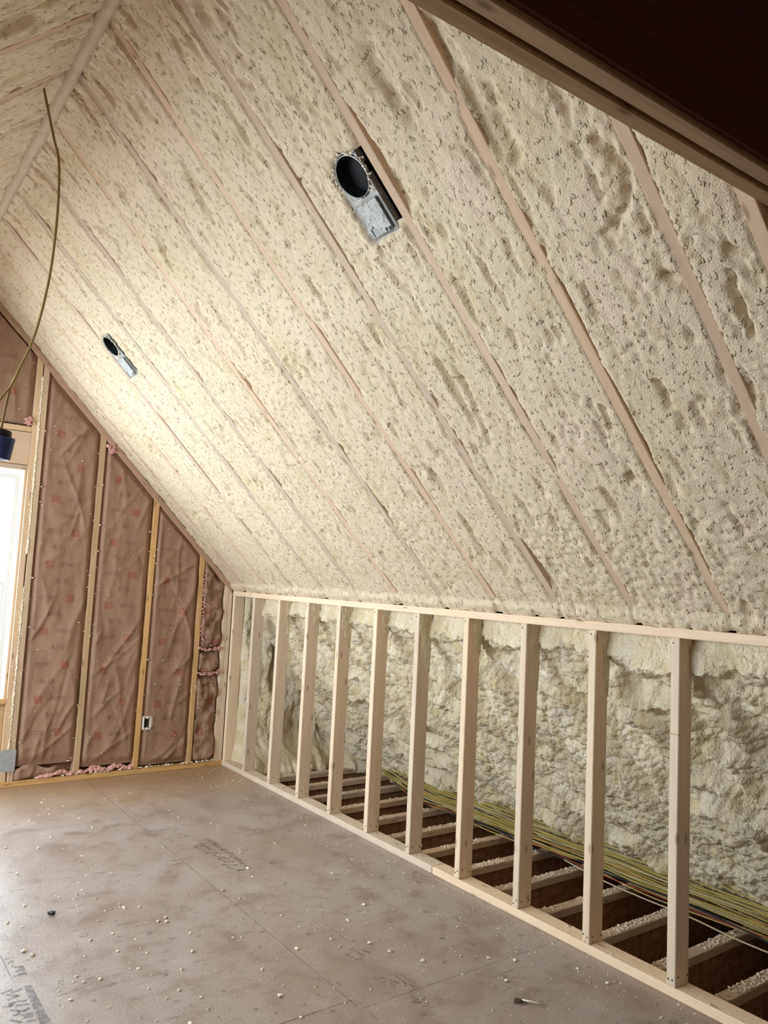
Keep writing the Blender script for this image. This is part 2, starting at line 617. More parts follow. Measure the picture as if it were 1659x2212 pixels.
def rafter_gap(Y):
    """signed distance to the closest rafter centre and its index"""
    c = np.array([y - 0.019 for y in rafters_y])
    d = Y[..., None] - c
    i = np.argmin(np.abs(d), -1)
    return np.take_along_axis(d, i[..., None], -1)[..., 0], i


TRENCH = [(0.020, 0.030, [(1.458, 2.019), (1.465, 1.944), (1.474, 1.831)]),
          (0.012, 0.024, [(1.232, 1.767), (1.195, 1.687), (1.199, 1.623), (1.229, 1.576), (1.325, 1.522)]),
          (0.010, 0.030, [(1.053, 1.312), (1.056, 1.23), (1.063, 1.124)]),
          (0.008, 0.045, [(2.366, 1.101), (2.362, 0.971), (2.362, 0.856)]),
          (0.024, 0.022, [(1.761, 2.285), (1.767, 2.191), (1.75, 2.081)]),
          (0.011, 0.024, [(1.39, 1.036), (1.383, 0.948)]),
          (0.010, 0.045, [(1.667, 0.703), (1.663, 0.671)]),
          (0.005, 0.016, [(2.348, 2.128), (2.188, 2.11)]),
          (0.010, 0.020, [(2.33, 2.48), (2.296, 2.454)]),
          (0.016, 0.026, [(1.214, 1.352), (1.182, 1.313)]),
          (0.016, 0.022, [(2.933, 2.397), (2.969, 2.266)]),
          (0.010, 0.030, [(1.021, 1.369), (1.003, 1.336)]),
          (0.009, 0.022, [(1.62, 0.988), (1.633, 0.899)]),
          (0.012, 0.020, [(3.459, 2.296), (3.507, 2.165)]),
          (0.012, 0.018, [(2.141, 1.221), (2.197, 0.923)]),
          (0.013, 0.020, [(2.632, 1.823), (2.621, 1.734)])]


def foam_slope(side, y_a, y_b, step):
    ny = int((y_b - y_a) / step) + 1
    nt = int((SLOPE + 0.035) / step) + 1
    y = np.linspace(y_a, y_b, ny); t = np.linspace(-0.035, SLOPE, nt)
    Y, T = np.meshgrid(y, t, indexing='ij')
    sd = 3 if side > 0 else 91
    Yw = Y + 0.006 * pn(Y * 9, T * 9, sd)
    d, ri = rafter_gap(Y)
    ad = np.abs(d)
    h = 0.003 + 0.0035 * fbm(Y * 9, T * 4.5, sd, 4)
    g = fbm(Yw * 16, T * 5.0, sd + 5, 3)
    h -= 0.014 * sstep(0.46, 0.78, g)
    g2 = fbm(Yw * 34, T * 15.0, sd + 9, 3)
    h -= 0.0045 * sstep(0.30, 0.7, g2)
    rough = sstep(0.10, 0.55, fbm(Y * 2.1, T * 1.9, sd + 21, 3) + 0.3 * (T < 0.6) + 0.12 * (Y < 2.4) - 0.12)
    wl = worley(Y * 34, T * 30, sd + 31)
    h += rough * (0.011 * (0.5 - wl))
    wl2 = worley(Y * 60, T * 56, sd + 33)
    h += (0.0025 + 0.0025 * rough) * (0.45 - wl2)
    hol = fbm(Yw * 7, T * 1.7, sd + 41, 3)
    h -= 0.026 * sstep(0.60, 0.95, hol) * (Y < 2.7)
    if side > 0:
        for wd_, dp_, pl in TRENCH:
            dist = np.full(Y.shape, 9.0)
            Yq = Y + 0.012 * pn(Y * 22, T * 22, 201); Tq = T + 0.012 * pn(Y * 22, T * 22, 203)
            for (a0, a1), (c0, c1) in zip(pl, pl[1:]):
                L2 = (c0 - a0) ** 2 + (c1 - a1) ** 2
                k = np.clip(((Yq - a0) * (c0 - a0) + (Tq - a1) * (c1 - a1)) / L2, 0, 1)
                dist = np.minimum(dist, np.hypot(Yq - a0 - k * (c0 - a0), Tq - a1 - k * (c1 - a1)))
            h -= dp_ * np.exp(-(dist / wd_) ** 2)
    # the foam shrinks off the rafters here and there
    sid = np.where(d > 0, 1, 0)
    cr = pn(T * 2.1 + ri * 7.7 + sid * 3.3, ri * 1.37 + sid * 9.1, sd + 51) + 0.25 * pn(T * 11, ri * 2.1 + sid, sd + 53)
    crack = np.exp(-((ad - 0.022) / 0.0050) ** 2)
    h -= crack * 0.022 * sstep(0.02, 0.42, cr)
    # smear over the rafter faces, mostly they stay bare
    band = sstep(0.0200, 0.0165, ad + 0.0022 * pn(Y * 3, T * 75, sd + 63))
    smear = fbm(Y * 18, T * 5 + ri * 3.1, sd + 61, 3)
    hb = -0.010 + 0.013 * sstep(0.40, 0.8, smear)
    h = h * (1 - band) + hb * band
    h += 0.019 * sstep(0.05, 0.0, T + 0.012 * pn(Y * 5, T * 40, sd + 71))
    # ridge roll
    h += 0.012 * sstep(0.10, 0.0, SLOPE - T)
    keep = np.ones(Y.shape, bool)
    if side > 0:
        for (cy_, cx_, r_) in CANS:
            tc = slope_t(cx_)
            dy = Y - cy_; dt = T - tc
            wob = 0.004 * pn(Y * 60, T * 60, 77)
            circ = np.sqrt(dy ** 2 + dt ** 2) - r_ - 0.004 + wob
            pan = np.maximum(np.abs(dy - 0.006) - 0.070, np.abs(dt + 0.125) - 0.088) + wob * 0.7
            slot = np.maximum(np.abs(dy + 0.085) - 0.019, np.abs(dt + 0.070) - 0.130) + wob
            hole = np.minimum(np.minimum(circ, pan), slot)
            keep &= ~((hole < 0) & (ad > 0.019))
            h += 0.008 * np.exp(-((hole - 0.02) / 0.02) ** 2) * (0.4 + worley(Y * 40, T * 40, 5)) * (ad > 0.02)
            near = sstep(0.016, 0.003, hole)
            h = h * (1 - near) - 0.010 * near
    nrm = -SQ
    X = (W - T * SQ) + h * nrm
    Z = (H + ZT + T * SQ) + h * nrm
    P = np.stack([X, Y, Z], -1)
    if side < 0:
        P[..., 0] = 2 * RX - P[..., 0]
    UV = np.stack([Y + (0 if side > 0 else 40), T], -1)
    return P, UV, keep, Y, T


P, UV, K, _, _ = foam_slope(1, YF, D + 0.02, 0.0078)
fo = struct(link('ceiling_right', grid_mesh('ceiling_right', P, UV, K), FOAM), 'cream spray foam filling the right roof slope between rafters')
# left slope, cut open for the dormer
P, UV, K, YY, TT = foam_slope(-1, YF, D + 0.02, 0.016)
zz = P[..., 2]
K = K & ~((YY > DY0 - 0.12) & (YY < DY1 + 0.12) & (zz < 2.36))
struct(link('ceiling_left', grid_mesh('ceiling_left', P, UV, K, flip=True), FOAM), 'cream spray foam filling the left roof slope')

# roof boards behind the foam, bare and dark in front of the opening
for nm, sgn in (('roof_right', 1), ('roof_left', -1)):
    off = 0.19
    pts = [(W + 1.9, ROOFC + off - W - 1.9), (RX, RZ + off), (RX, RZ + off + 0.03), (W + 1.93, ROOFC + off - W - 1.9)]
    if sgn < 0:
        pts = [(2 * RX - a, b) for a, b in pts]
        segs = ((-1.6, DY0 - 0.14), (DY1 + 0.14, D + 0.2))
        pts2 = [(RX - 0.9, RZ - 0.9 + off), (RX, RZ + off), (RX, RZ + off + 0.03), (RX - 0.93, RZ - 0.9 + off)]
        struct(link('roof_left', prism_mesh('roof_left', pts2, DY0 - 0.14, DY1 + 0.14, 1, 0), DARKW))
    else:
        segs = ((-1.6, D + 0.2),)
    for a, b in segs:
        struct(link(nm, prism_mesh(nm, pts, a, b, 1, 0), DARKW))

# left knee wall and dormer (out of frame, they shape the light)
for a, b in ((-1.6, DY0 - 0.12), (DY1 + 0.12, D)):
    struct(board('wall_left', LX - 0.05, LX, a, b, 0.0, H + 0.06, FOAM_R, 1, bev=0))
struct(board('wall_left', LX - 0.05, LX, DY0 - 0.12, DY1 + 0.12, 0.0, DZ0 - 0.15, FOAM_R, 1, bev=0))
for yy in (DY0 - 0.14, DY1 + 0.12):
    struct(link('wall_dormer', prism_mesh('wall_dormer', [(DX, 0.7), (LX + 0.02, 0.7), (LX + 0.02, H), (LX + 1.12, 2.40), (DX, 2.40)], yy, yy + 0.02, 0, 0), KRAFT))
struct(board('ceiling_dormer', DX, LX + 1.15, DY0 - 0.14, DY1 + 0.14, 2.36, 2.40, FOAM_R, 1, bev=0))
struct(board('floor_dormer', DX, LX, DY0 - 0.14, DY1 + 0.14, 0.78, 0.80, PINE, 1, bev=0))
struct(board('wall_dormer', DX - 0.06, DX, DY0 - 0.14, DY1 + 0.14, 0.75, DZ0, PINE, 1, bev=0))
struct(board('wall_dormer', DX - 0.06, DX, DY0 - 0.14, DY1 + 0.14, DZ1, 2.40, PINE, 1, bev=0))
struct(board('wall_dormer', DX - 0.06, DX, DY0 - 0.14, DY0, DZ0, DZ1, PINE, 2, bev=0))
struct(board('wall_dormer', DX - 0.06, DX, DY1, DY1 + 0.14, DZ0, DZ1, PINE, 2, bev=0))
w2 = struct(board('window_2', DX - 0.06, DX - 0.02, DY0, DY1, (DZ0 + DZ1) / 2 - 0.02, (DZ0 + DZ1) / 2 + 0.02, VINYL, 1))
board('pane', DX - 0.052, DX - 0.048, DY0, DY1, DZ0, DZ1, GLASS, 1, w2, bev=0)
# behind the camera
struct(board('wall_back', LX - 0.3, W + 2.0, -1.65, -1.6, -0.4, RZ + 0.4, FOAM_R, 0, bev=0))
struct(board('wall_right', W + 0.09, W + 0.11, -1.6, 0.85, 0, H + 0.4, DARKW, 1, bev=0))
# outer eave closure and the ceiling of the storey below, seen between the joists
struct(board('wall_eave', W + 1.62, W + 1.66, -1.6, D + 0.2, -0.4, 0.4, DARKW, 1, bev=0))
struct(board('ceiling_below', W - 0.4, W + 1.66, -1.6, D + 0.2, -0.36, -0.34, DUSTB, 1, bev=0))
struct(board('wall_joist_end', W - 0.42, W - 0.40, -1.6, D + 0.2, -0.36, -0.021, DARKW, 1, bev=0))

# end wall sheathing behind the insulation, with the window opening
def endwall_piece(x0, x1, z0, z1, top_slope=False):
    pts = [(x0, z0), (x1, z0), (x1, z1), (x0, z1)]
    struct(link('wall_end', prism_mesh('wall_end', pts, D + 0.092, D + 0.11, 0, 0), OSBW))
endwall_piece(LX - 0.4, WX0, -0.4, 2.2)
endwall_piece(WX1, W + 1.7, -0.4, 2.2)
endwall_piece(WX0, WX1, -0.4, WZ0)
endwall_piece(WX0, WX1, WZ1, 2.2)
struct(link('wall_end', prism_mesh('wall_end', [(LX - 0.4, 2.2), (W + 1.7, 2.2), (RX + 0.2, RZ + 0.4), (RX - 0.2, RZ + 0.4)], D + 0.092, D + 0.11, 0, 0), OSBW))

# window ---------------------------------------------------------------
win = struct(empty('window_1', ((WX0 + WX1) / 2, D + 0.06, WZ0)))
win['label'] = 'white vinyl double hung window in the end wall'
def wpart(name, x0, x1, y0, y1, z0, z1, mat, par=win):
    l = (-(WX0 + WX1) / 2, -(D + 0.06), -WZ0) if par is win else (0, 0, 0)
    return board(name, x0, x1, y0, y1, z0, z1, mat, 2, par, l, 0.003)
ya, yb = D + 0.045, D + 0.10
fx0, fx1, fz0, fz1 = WX0 + 0.025, 1.100, WZ0 + 0.025, 2.145
bmf = bmesh.new()
def ring_mesh(name, x0, x1, z0, z1, w_, y0, y1):
    bm = bmesh.new()
    o_ = [(x0, z0), (x1, z0), (x1, z1), (x0, z1)]
    i_ = [(x0 + w_, z0 + w_), (x1 - w_, z0 + w_), (x1 - w_, z1 - w_), (x0 + w_, z1 - w_)]
    V = [[bm.verts.new((p[0], y, p[1])) for p in q] for y in (y0, y1) for q in (o_, i_)]
    for k in range(4):
        j = (k + 1) % 4
        bm.faces.new((V[0][k], V[0][j], V[1][j], V[1][k]))
        bm.faces.new((V[2][j], V[2][k], V[3][k], V[3][j]))
        bm.faces.new((V[0][j], V[0][k], V[2][k], V[2][j]))
        bm.faces.new((V[1][k], V[1][j], V[3][j], V[3][k]))
    bmesh.ops.recalc_face_normals(bm, faces=bm.faces[:])
    me = bpy.data.meshes.new(name)
    bm.to_mesh(me); bm.free()
    uv_box(me, 2)
    return me
wl_ = (-(WX0 + WX1) / 2, -(D + 0.06), -WZ0)
link('frame', ring_mesh('frame', fx0, fx1, fz0, fz1, 0.032, ya, yb), VINYL, win, wl_)
mid = 1.375
su = link('upper_sash', ring_mesh('upper_sash', fx0 + 0.026, fx1 - 0.026, mid - 0.02, fz1 - 0.026, 0.026, ya + 0.03, yb - 0.004), VINYL, win, wl_)
sl = link('lower_sash', ring_mesh('lower_sash', fx0 + 0.026, fx1 - 0.026, fz0 + 0.026, mid + 0.02, 0.030, ya + 0.004, ya + 0.03), VINYL, win, wl_)
board('pane', fx0 + 0.05, fx1 - 0.05, ya + 0.040, ya + 0.043, mid, fz1 - 0.05, GLASS, 2, su, bev=0)
board('pane', fx0 + 0.05, fx1 - 0.05, ya + 0.015, ya + 0.018, fz0 + 0.05, mid, GLASS, 2, sl, bev=0)
board('latch', 0.60, 0.68, ya - 0.006, ya + 0.010, mid + 0.02, mid + 0.035, VINYL, 0, sl)

# ================================================================== ROOF FRAMING
ordn = ['first', 'second', 'third', 'fourth', 'fifth', 'sixth', 'seventh', 'eighth', 'ninth', 'tenth', 'eleventh', 'twelfth', 'thirteenth', 'fourteenth']
NR = len(rafters_y)


def rafter_mesh(name, side, t0, t1, depth=0.10):
    a = Vector((W - t0 * SQ, 0, H + ZT + t0 * SQ)); b = Vector((W - t1 * SQ, 0, H + ZT + t1 * SQ))
    nn = Vector((SQ, 0, SQ))
    pts = [a, b, b + nn * depth, a + nn * depth]
    q = [((2 * RX - p.x) if side < 0 else p.x, p.z) for p in pts]
    ax = (SQ, -SQ) if side > 0 else (SQ, SQ)
    return prism_mesh(name, q, -0.019, 0.019, ax, 0.002)


for side, nm in ((1, 'right'), (-1, 'left')):
    me = rafter_mesh('rafter', side, 0.05, SLOPE - 0.03)
    me.materials.append(RAFT)
    me_cut = None
    if side < 0:
        me_cut = rafter_mesh('rafter', side, (2.40 - H - ZT) / SQ, SLOPE - 0.03)
        me_cut.materials.append(RAFT)
    for i, y in enumerate(rafters_y):
        if side < 0 and y < 2.3: continue
        cut = side < 0 and DY0 - 0.16 < y < DY1 + 0.16
        o = bpy.data.objects.new('rafter', me_cut if cut else me)
        o.location = (0, y - 0.019 + (0.012 if i == 10 else 0), 0)
        COL.objects.link(o)
        k = NR - 1 - i
        if side > 0:
            extra = {0: 'beside the dark header at the opening', 3: 'running along the near recessed lamp', 4: 'just beyond the near recessed lamp',
                     12: 'next to the end wall', 10: 'along the far lamp'}.get(i)
            lab = ('bare pine rafter edge in the right slope, ' + (extra or ordn[k] + ' from the end wall'))
        else:
            lab = 'pine rafter edge in the left slope, ' + ordn[k] + ' from the end wall'
        tag(o, lab, 'rafter', 'rafters in the %s roof slope' % nm)

# ridge board with foam crust
ry0, ry1 = YF, D
bm = bmesh.new()
ny = 330
secs = 9
ringv = []
for i in range(ny):
    y = ry0 + (ry1 - ry0) * i / (ny - 1)
    row = []
    for k in range(secs):
        a = k / (secs - 1)
        x = (a - .5) * 0.038
        flat = 0.030 - 0.022 * abs(2 * a - 1) ** 3
        row.append((x, y, -flat))
    ringv.append(row)
Pg = np.array(ringv)
Pg[..., 0] += 0.004 * pn(Pg[..., 1] * 9, Pg[..., 0] * 30, 4)
Pg[..., 2] += 0.006 * fbm(Pg[..., 1] * 14, Pg[..., 0] * 40, 5, 3)
Pg[..., 0] += RX; Pg[..., 2] += RZ - 0.012
UVr = np.stack([Pg[..., 1], (Pg[..., 0] - RX)], -1)
o = link('ridge_board', grid_mesh('ridge_board', Pg, UVr, flip=True), mat_wood('ridge_lumber', (0.55, 0.45, 0.345), (0.44, 0.345, 0.26), (0.30, 0.22, 0.16)))
o.modifiers.new('thick', 'SOLIDIFY').thickness = 0.012
tag(o, 'foam-dusted ridge board where both ceiling slopes meet', 'ridge board')

# double header and the dark boarding above the opening -------------------
hd = empty('opening_header', (0.86, 0.9335, 2.44))
hd.rotation_euler = (0, 0, -math.atan(0.0375))
tag(hd, 'doubled brown lumber header crossing above the opening overhead', 'beam')
for (a, b) in ((-0.038, 0.0), (-0.086, -0.048)):
    board('ply', -2.2, 1.02, a, b, 0, 0.235, LVL, 0, hd, bev=0.003)
board('spacer', -2.2, 1.02, -0.048, -0.038, 0.02, 0.235, DARKW, 0, hd, bev=0)
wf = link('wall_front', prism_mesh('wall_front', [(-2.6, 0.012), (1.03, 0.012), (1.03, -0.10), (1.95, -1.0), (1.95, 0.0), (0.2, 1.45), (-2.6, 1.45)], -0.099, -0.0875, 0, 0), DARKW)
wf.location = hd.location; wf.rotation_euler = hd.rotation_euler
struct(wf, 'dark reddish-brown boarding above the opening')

# ================================================================== RIGHT KNEE WALL
tag(board('top_plate', W, W + 0.089, 0.86, D, H - 0.038, H, PINE, 1), 'long pine top plate along the low wall under the slope', 'top plate')
tag(board('bottom_plate', W, W + 0.089, 3.205, D - 0.0, 0, 0.038, PINE, 1), 'pine bottom plate of the low wall, far length up to the corner', 'bottom plate', 'bottom plates of the low wall')
tag(board('bottom_plate', W, W + 0.089, 0.86, 3.201, 0, 0.038, PINE, 1), 'pine bottom plate of the low wall, near length before the butt joint', 'bottom plate', 'bottom plates of the low wall')


def nails(parent, pts):
    for p, nrm in pts:
        bm = bmesh.new()
        bmesh.ops.create_cone(bm, cap_ends=True, segments=8, radius1=0.0031, radius2=0.0031, depth=0.003)
        me = bpy.data.meshes.new('nail')
        q = Vector((0, 0, 1)).rotation_difference(Vector(nrm)).to_matrix().to_4x4()
        bmesh.ops.transform(bm, matrix=Matrix.Translation(p) @ q, verts=bm.verts)
        bm.to_mesh(me); bm.free()
        link('nail', me, NAILM, parent)


stud_labels = {}
for i in range(-1, 10):
    y = Y0 + i * S
    dx = random.uniform(-0.002, 0.002)
    o = board('wall_stud', 0, 0.089, -0.038, 0, 0.038, H - 0.038, PINE, 2, None, (W + dx, y, 0), 0.003)
    k = 9 - i
    lab = 'upright pine stud of the low wall, ' + (ordn[k] + ' from the far corner' if k > 0 else 'closest to the far corner post')
    if i == 0: lab = 'upright pine stud of the low wall with a thin saw line, large at right'
    if i == -1: lab = 'upright pine stud of the low wall at the very edge by the opening'
    tag(o, lab, 'stud', 'studs of the low right wall')
    nails(o, [((-0.0005, -0.008 - random.random() * .004, 0.055 + random.random() * .02), (-1, 0, 0)),
              ((-0.0005, -0.029 + random.random() * .004, 0.062 + random.random() * .02), (-1, 0, 0)),
              ((0.018 + random.random() * .01, -0.0385, 0.062 + random.random() * .02), (0, -1, 0)),
              ((0.068 + random.random() * .01, -0.0385, 0.058 + random.random() * .02), (0, -1, 0)),
              ((-0.0005, -0.012, 1.325 + random.random() * .01), (-1, 0, 0))])
    if i == 0:
        board('saw_line', -0.0006, 0.01, -0.0385, -0.0005, 0.9755, 0.9780, LVL, 1, o, bev=0)
    if 1 <= i <= 8:
        # overspray tongue on the stud's side, towards the top and back
        n1, n2 = 26, 30
        a = np.linspace(0, 1, n1)[:, None] * np.ones((1, n2)); b = np.ones((n1, 1)) * np.linspace(0, 1, n2)[None]
        ln = 0.16 + 0.20 * random.random()
        wid = 0.030 + 0.05 * random.random()
        xx = 0.0905 - a * wid * np.sqrt(np.clip(1 - b ** 2.4, 0, 1)) * (1 + 0.25 * pn(b * 3 + i, b * 0 + i * 3.3, 8))
        zz_ = H - 0.039 - b * ln
        th = 0.006 * np.sqrt(np.clip(1 - a ** 2, 0, 1)) * (1 - b ** 4) + 0.002 * pn(a * 6, b * 9 + i, 3)
        Pp = np.stack([xx, -0.0378 - th, zz_], -1)
        me = grid_mesh('foam_overspray', Pp, np.stack([a * wid + i, b * ln], -1))
        link('foam_overspray', me, FOAM_R, o)['label'] = 'cream foam smear on the stud side'
# corner post
o = board('corner_post', W + 0.002, W + 0.089, D - 0.040, D - 0.002, 0.038, H - 0.038, PINE, 2)
tag(o, 'pale corner post where the low wall meets the end wall', 'post')

# foam behind the knee wall ------------------------------------------------
ny, ns = 760, 250
y = np.linspace(0.85, 5.62, ny); s = np.linspace(0, 1, ns)
Yg, Sg = np.meshgrid(y, s, indexing='ij')
x0, z0, x1, z1 = W + 0.088, H - 0.012, W + 1.17, -0.05
LEN = math.hypot(x1 - x0, z1 - z0)
T = Sg * LEN
h = 0.02 + 0.10 * np.sin(np.pi * np.clip(Sg, 0, 1)) ** 0.7 * 0.25
# drooping diagonal rolls
dg = (T * 0.85 + Yg * 0.75)
wv_ = dg * 5.0 + 1.0 * fbm(Yg * 2.2, T * 1.7, 5, 3)
h += 0.050 * (1 - np.abs(np.sin(wv_ * 2.7)) ** 1.5) * (0.4 + 0.9 * sstep(-0.3, 0.4, pn(Yg * 1.3, T * 1.8, 9)))
h += 0.020 * fbm(Yg * 2.4, T * 2.6, 15, 2)
lum = worley(Yg * 8.5 + 0.5 * pn(Yg * 5, T * 5, 2), T * 10.5, 25)
h += 0.017 * (1 - np.clip(lum / 0.85, 0, 1) ** 2) - 0.007
lum2 = worley(Yg * 26 + 0.6 * pn(Yg * 9, T * 9, 61), T * 28, 26)
h += 0.019 * (1 - np.clip(lum2 / 0.85, 0, 1) ** 2) - 0.007
lum3 = worley(Yg * 56, T * 60, 27)
h += 0.006 * (1 - np.clip(lum3 / 0.8, 0, 1) ** 2) - 0.004
# thick roll packed under the top plate
h += 0.055 * np.exp(-((T - 0.09 - 0.03 * pn(Yg * 3, Yg * 0, 7)) / 0.055) ** 2) * (0.75 + 0.6 * pn(Yg * 4.5, T * 0, 12))
h *= sstep(-0.005, 0.06, Sg) * 0.97 + 0.03
nx, nz = -(z0 - z1) / LEN, -(x1 - x0) / LEN
P = np.stack([x0 + (x1 - x0) * Sg + h * nx, Yg, z0 + (z1 - z0) * Sg + h * nz], -1)
# foam stays behind the studs
P[..., 0] = np.maximum(P[..., 0], W + 0.066 + 0.012 * pn(Yg * 14, T * 14, 6) + 0.006 * worley(Yg * 30, T * 30, 3))
struct(link('ceiling_eave', grid_mesh('ceiling_eave', P, np.stack([Yg + 80, T], -1)), FOAM_R), 'lumpy raw spray foam behind the low wall')
# foam on the end of the crawl space
nx_, nz_ = 150, 190
xg, zg = np.meshgrid(np.linspace(W + 0.02, W + 1.35, nx_), np.linspace(-0.06, H + 0.02, nz_), indexing='ij')
h = 0.10 + 0.05 * (1 - np.abs(np.sin(xg * 9 + 1.3 * pn(xg * 2, zg * 2, 3)))) + 0.05 * fbm(xg * 3, zg * 1.6, 33, 4)
h += 0.030 * (0.5 - worley(xg * 11, zg * 7, 34)) + 0.012 * (0.5 - worley(xg * 26, zg * 24, 35))
h += 0.30 * np.exp(-((zg + 0.02) / 0.16) ** 2) + 0.12 * sstep(0.75, 1.3, xg - W)
h *= sstep(0.03, 0.16, xg - W)
P = np.stack([xg, D + 0.03 - h, zg], -1)
struct(link('wall_eave_end', grid_mesh('wall_eave_end', P, np.stack([xg + 120, zg], -1)), FOAM_R), 'lumpy spray foam closing the far end behind the low wall')

# ================================================================== FLOOR JOISTS BEHIND THE LOW WALL
jy = [5.415, 5.11, 4.81, 4.505, 4.20, 3.87, 3.56, 3.245, 2.95, 2.638, 2.330, 2.022, 1.738, 1.43, 1.12]
NJ = len(jy)
for k, y in enumerate(jy):
    e = empty('floor_joist', (W + 0.4, y, -0.021))
    if k == 0: lab = 'dusty floor joist behind the low wall, nearest the far foam'
    else: lab = 'dusty floor joist behind the low wall, ' + ordn[min(k, 13)] + ' from the far end' if k < 13 else 'dusty floor joist behind the low wall close to the opening'
    if k == 14: lab = 'floor joist behind the low wall right beside the opening'
    tag(e, lab, 'joist', 'floor joists behind the low wall')
    xa, xb = -0.78, 1.2
    board('top_flange', xa, xb, -0.060, 0, -0.038, 0, RAFT, 0, e)
    board('web', xa, xb, -0.035, -0.025, -0.28, -0.038, OSBW, 0, e, bev=0)
    board('bottom_flange', xa, xb, -0.060, 0, -0.318, -0.28, PINE, 0, e)
# crumbs lying on the joists
cen, rad = [], []
for y in jy:
    n_ = 620 if y < 3.9 else 300
    for q in range(n_):
        x = W + 0.11 + 0.85 * RNG.beta(1.2, 1.6)
        if pn(np.array([x * 5 + y * 9]), np.array([y * 3]), 3)[0] < -0.22: continue
        r = 0.0022 + 0.0040 * RNG.random() ** 3
        cen.append((x, y - 0.004 - 0.052 * RNG.random(), -0.021 + r * 0.5)); rad.append(r)
for q in range(900):
    r = 0.004 + 0.010 * RNG.random() ** 2
    cen.append((W + 0.05 + 0.95 * RNG.random(), 1.2 + 4.1 * RNG.random(), -0.34 + r * .6)); rad.append(r)
o = link('foam_crumbs', crumbs_mesh('foam_crumbs', cen, rad), CRUMB_D)
tag(o, 'white foam crumbs strewn over the floor joists', 'crumbs', kind='stuff')

# ================================================================== CABLE BUNDLE
random.seed(21)
cols = ['yellow', 'black', 'red', 'yellow', 'yellow', 'black', 'yellow', 'yellow', 'white', 'yellow', 'yellow', 'yellow', 'orange', 'yellow', 'yellow', 'yellow', 'white', 'yellow', 'yellow', 'yellow', 'yellow', 'yellow', 'yellow', 'white', 'yellow', 'yellow', 'yellow', 'yellow', 'yellow', 'white', 'yellow', 'yellow', 'yellow', 'yellow', 'yellow']
cable_lab = {'yellow': 'yellow electrical cable in the bundle along the eave foam', 'white': 'whitish electrical cable in the bundle along the eave foam',
             'orange': 'orange electrical cable in the bundle along the eave foam', 'black': 'black electrical cable in the bundle along the eave foam',
             'red': 'red electrical cable low in the bundle along the eave'}
for i, c in enumerate(cols):
    u = i / (len(cols) - 1)
    bx = W + 0.80 + 0.24 * u
    bz = 0.004 + 0.115 * u ** 1.2
    pts = []
    ph = random.random() * 6
    for j in range(12):
        yj = 5.10 - j * (5.10 - 0.9) / 11
        conv = min(1.0, j / 2.0)
        pts.append((bx + (0.012 * math.sin(ph + j * 1.3) + random.uniform(-.020, .020)) + (0.07 + 0.15 * (1 - u)) * (1 - conv),
                    yj + (0.0 if j else random.uniform(-.12, .05)),
                    bz + 0.007 * math.sin(ph * 2 + j * 1.9) + random.uniform(-.005, .010) - 0.0 + 0.02 * (1 - conv)))
    r = random.choice((0.0046, 0.0050, 0.0056))
    pts = [(a, b, max(d_, -0.012 + r)) for a, b, d_ in pts]
    o = link('electrical_cable', tube_mesh('electrical_cable', spline(pts, 6), r, 6, 0.7), CABLES[c])
    tag(o, cable_lab[c], 'cable', c + ' cables in the eave bundle')
# one slack cable
pts = [(3.57, 3.0, 0.0), (3.54, 2.72, -0.012), (3.52, 2.45, -0.010), (3.53, 2.2, -0.012), (3.50, 1.9, -0.012), (3.52, 1.5, -0.012)]
o = link('electrical_cable', tube_mesh('electrical_cable', spline(pts, 8), 0.0055, 6, 0.7), CABLES['white'])
tag(o, 'slack pale cable drooping in front of the bundle over joists', 'cable')
pts = [(2.95, 1.72, -0.13), (3.1, 1.62, -0.14), (3.3, 1.60, -0.10), (3.5, 1.585, -0.07), (3.75, 1.58, -0.05)]
o = link('electrical_cable', tube_mesh('electrical_cable', spline(pts, 8), 0.005, 6, 0.7), CABLES['white'])
tag(o, 'thin grey cable running down inside the dark joist bay', 'cable')
# curled scrap of yellow cable by the plate
pts = [(2.90 + 0.035 * math.cos(a) * (1 + .2 * math.sin(2 * a)) + a * 0.006, 3.545 + 0.03 * math.sin(a), -0.008 + 0.006 * math.sin(a * 1.7) + 0.004 * a) for a in np.linspace(0, 9, 26)]
o = link('cable_scrap', tube_mesh('cable_scrap', pts, 0.004, 6), CABLES['yellow'])
tag(o, 'curled scrap of yellow cable on a joist behind the plate', 'cable scrap')

# ================================================================== END WALL FRAMING
def roof_z(x):
    return ROOFC - abs(x - RX) - RX


RK = 0.060       # vertical thickness of the raking plate


def end_stud(x0, x1, z0, label, mat=PINE_Y, z1=None, lean=0.0):
    za = (roof_z(x0) - RK) if z1 is None else z1
    zb = (roof_z(x1) - RK) if z1 is None else z1
    pts = [(x0, z0), (x1, z0), (x1 + lean, zb), (x0 + lean, za)]
    o = link('end_stud', prism_mesh('end_stud', pts, D, D + 0.089, 2), mat)
    tag(o, label, 'stud', 'studs of the end wall')
    return o


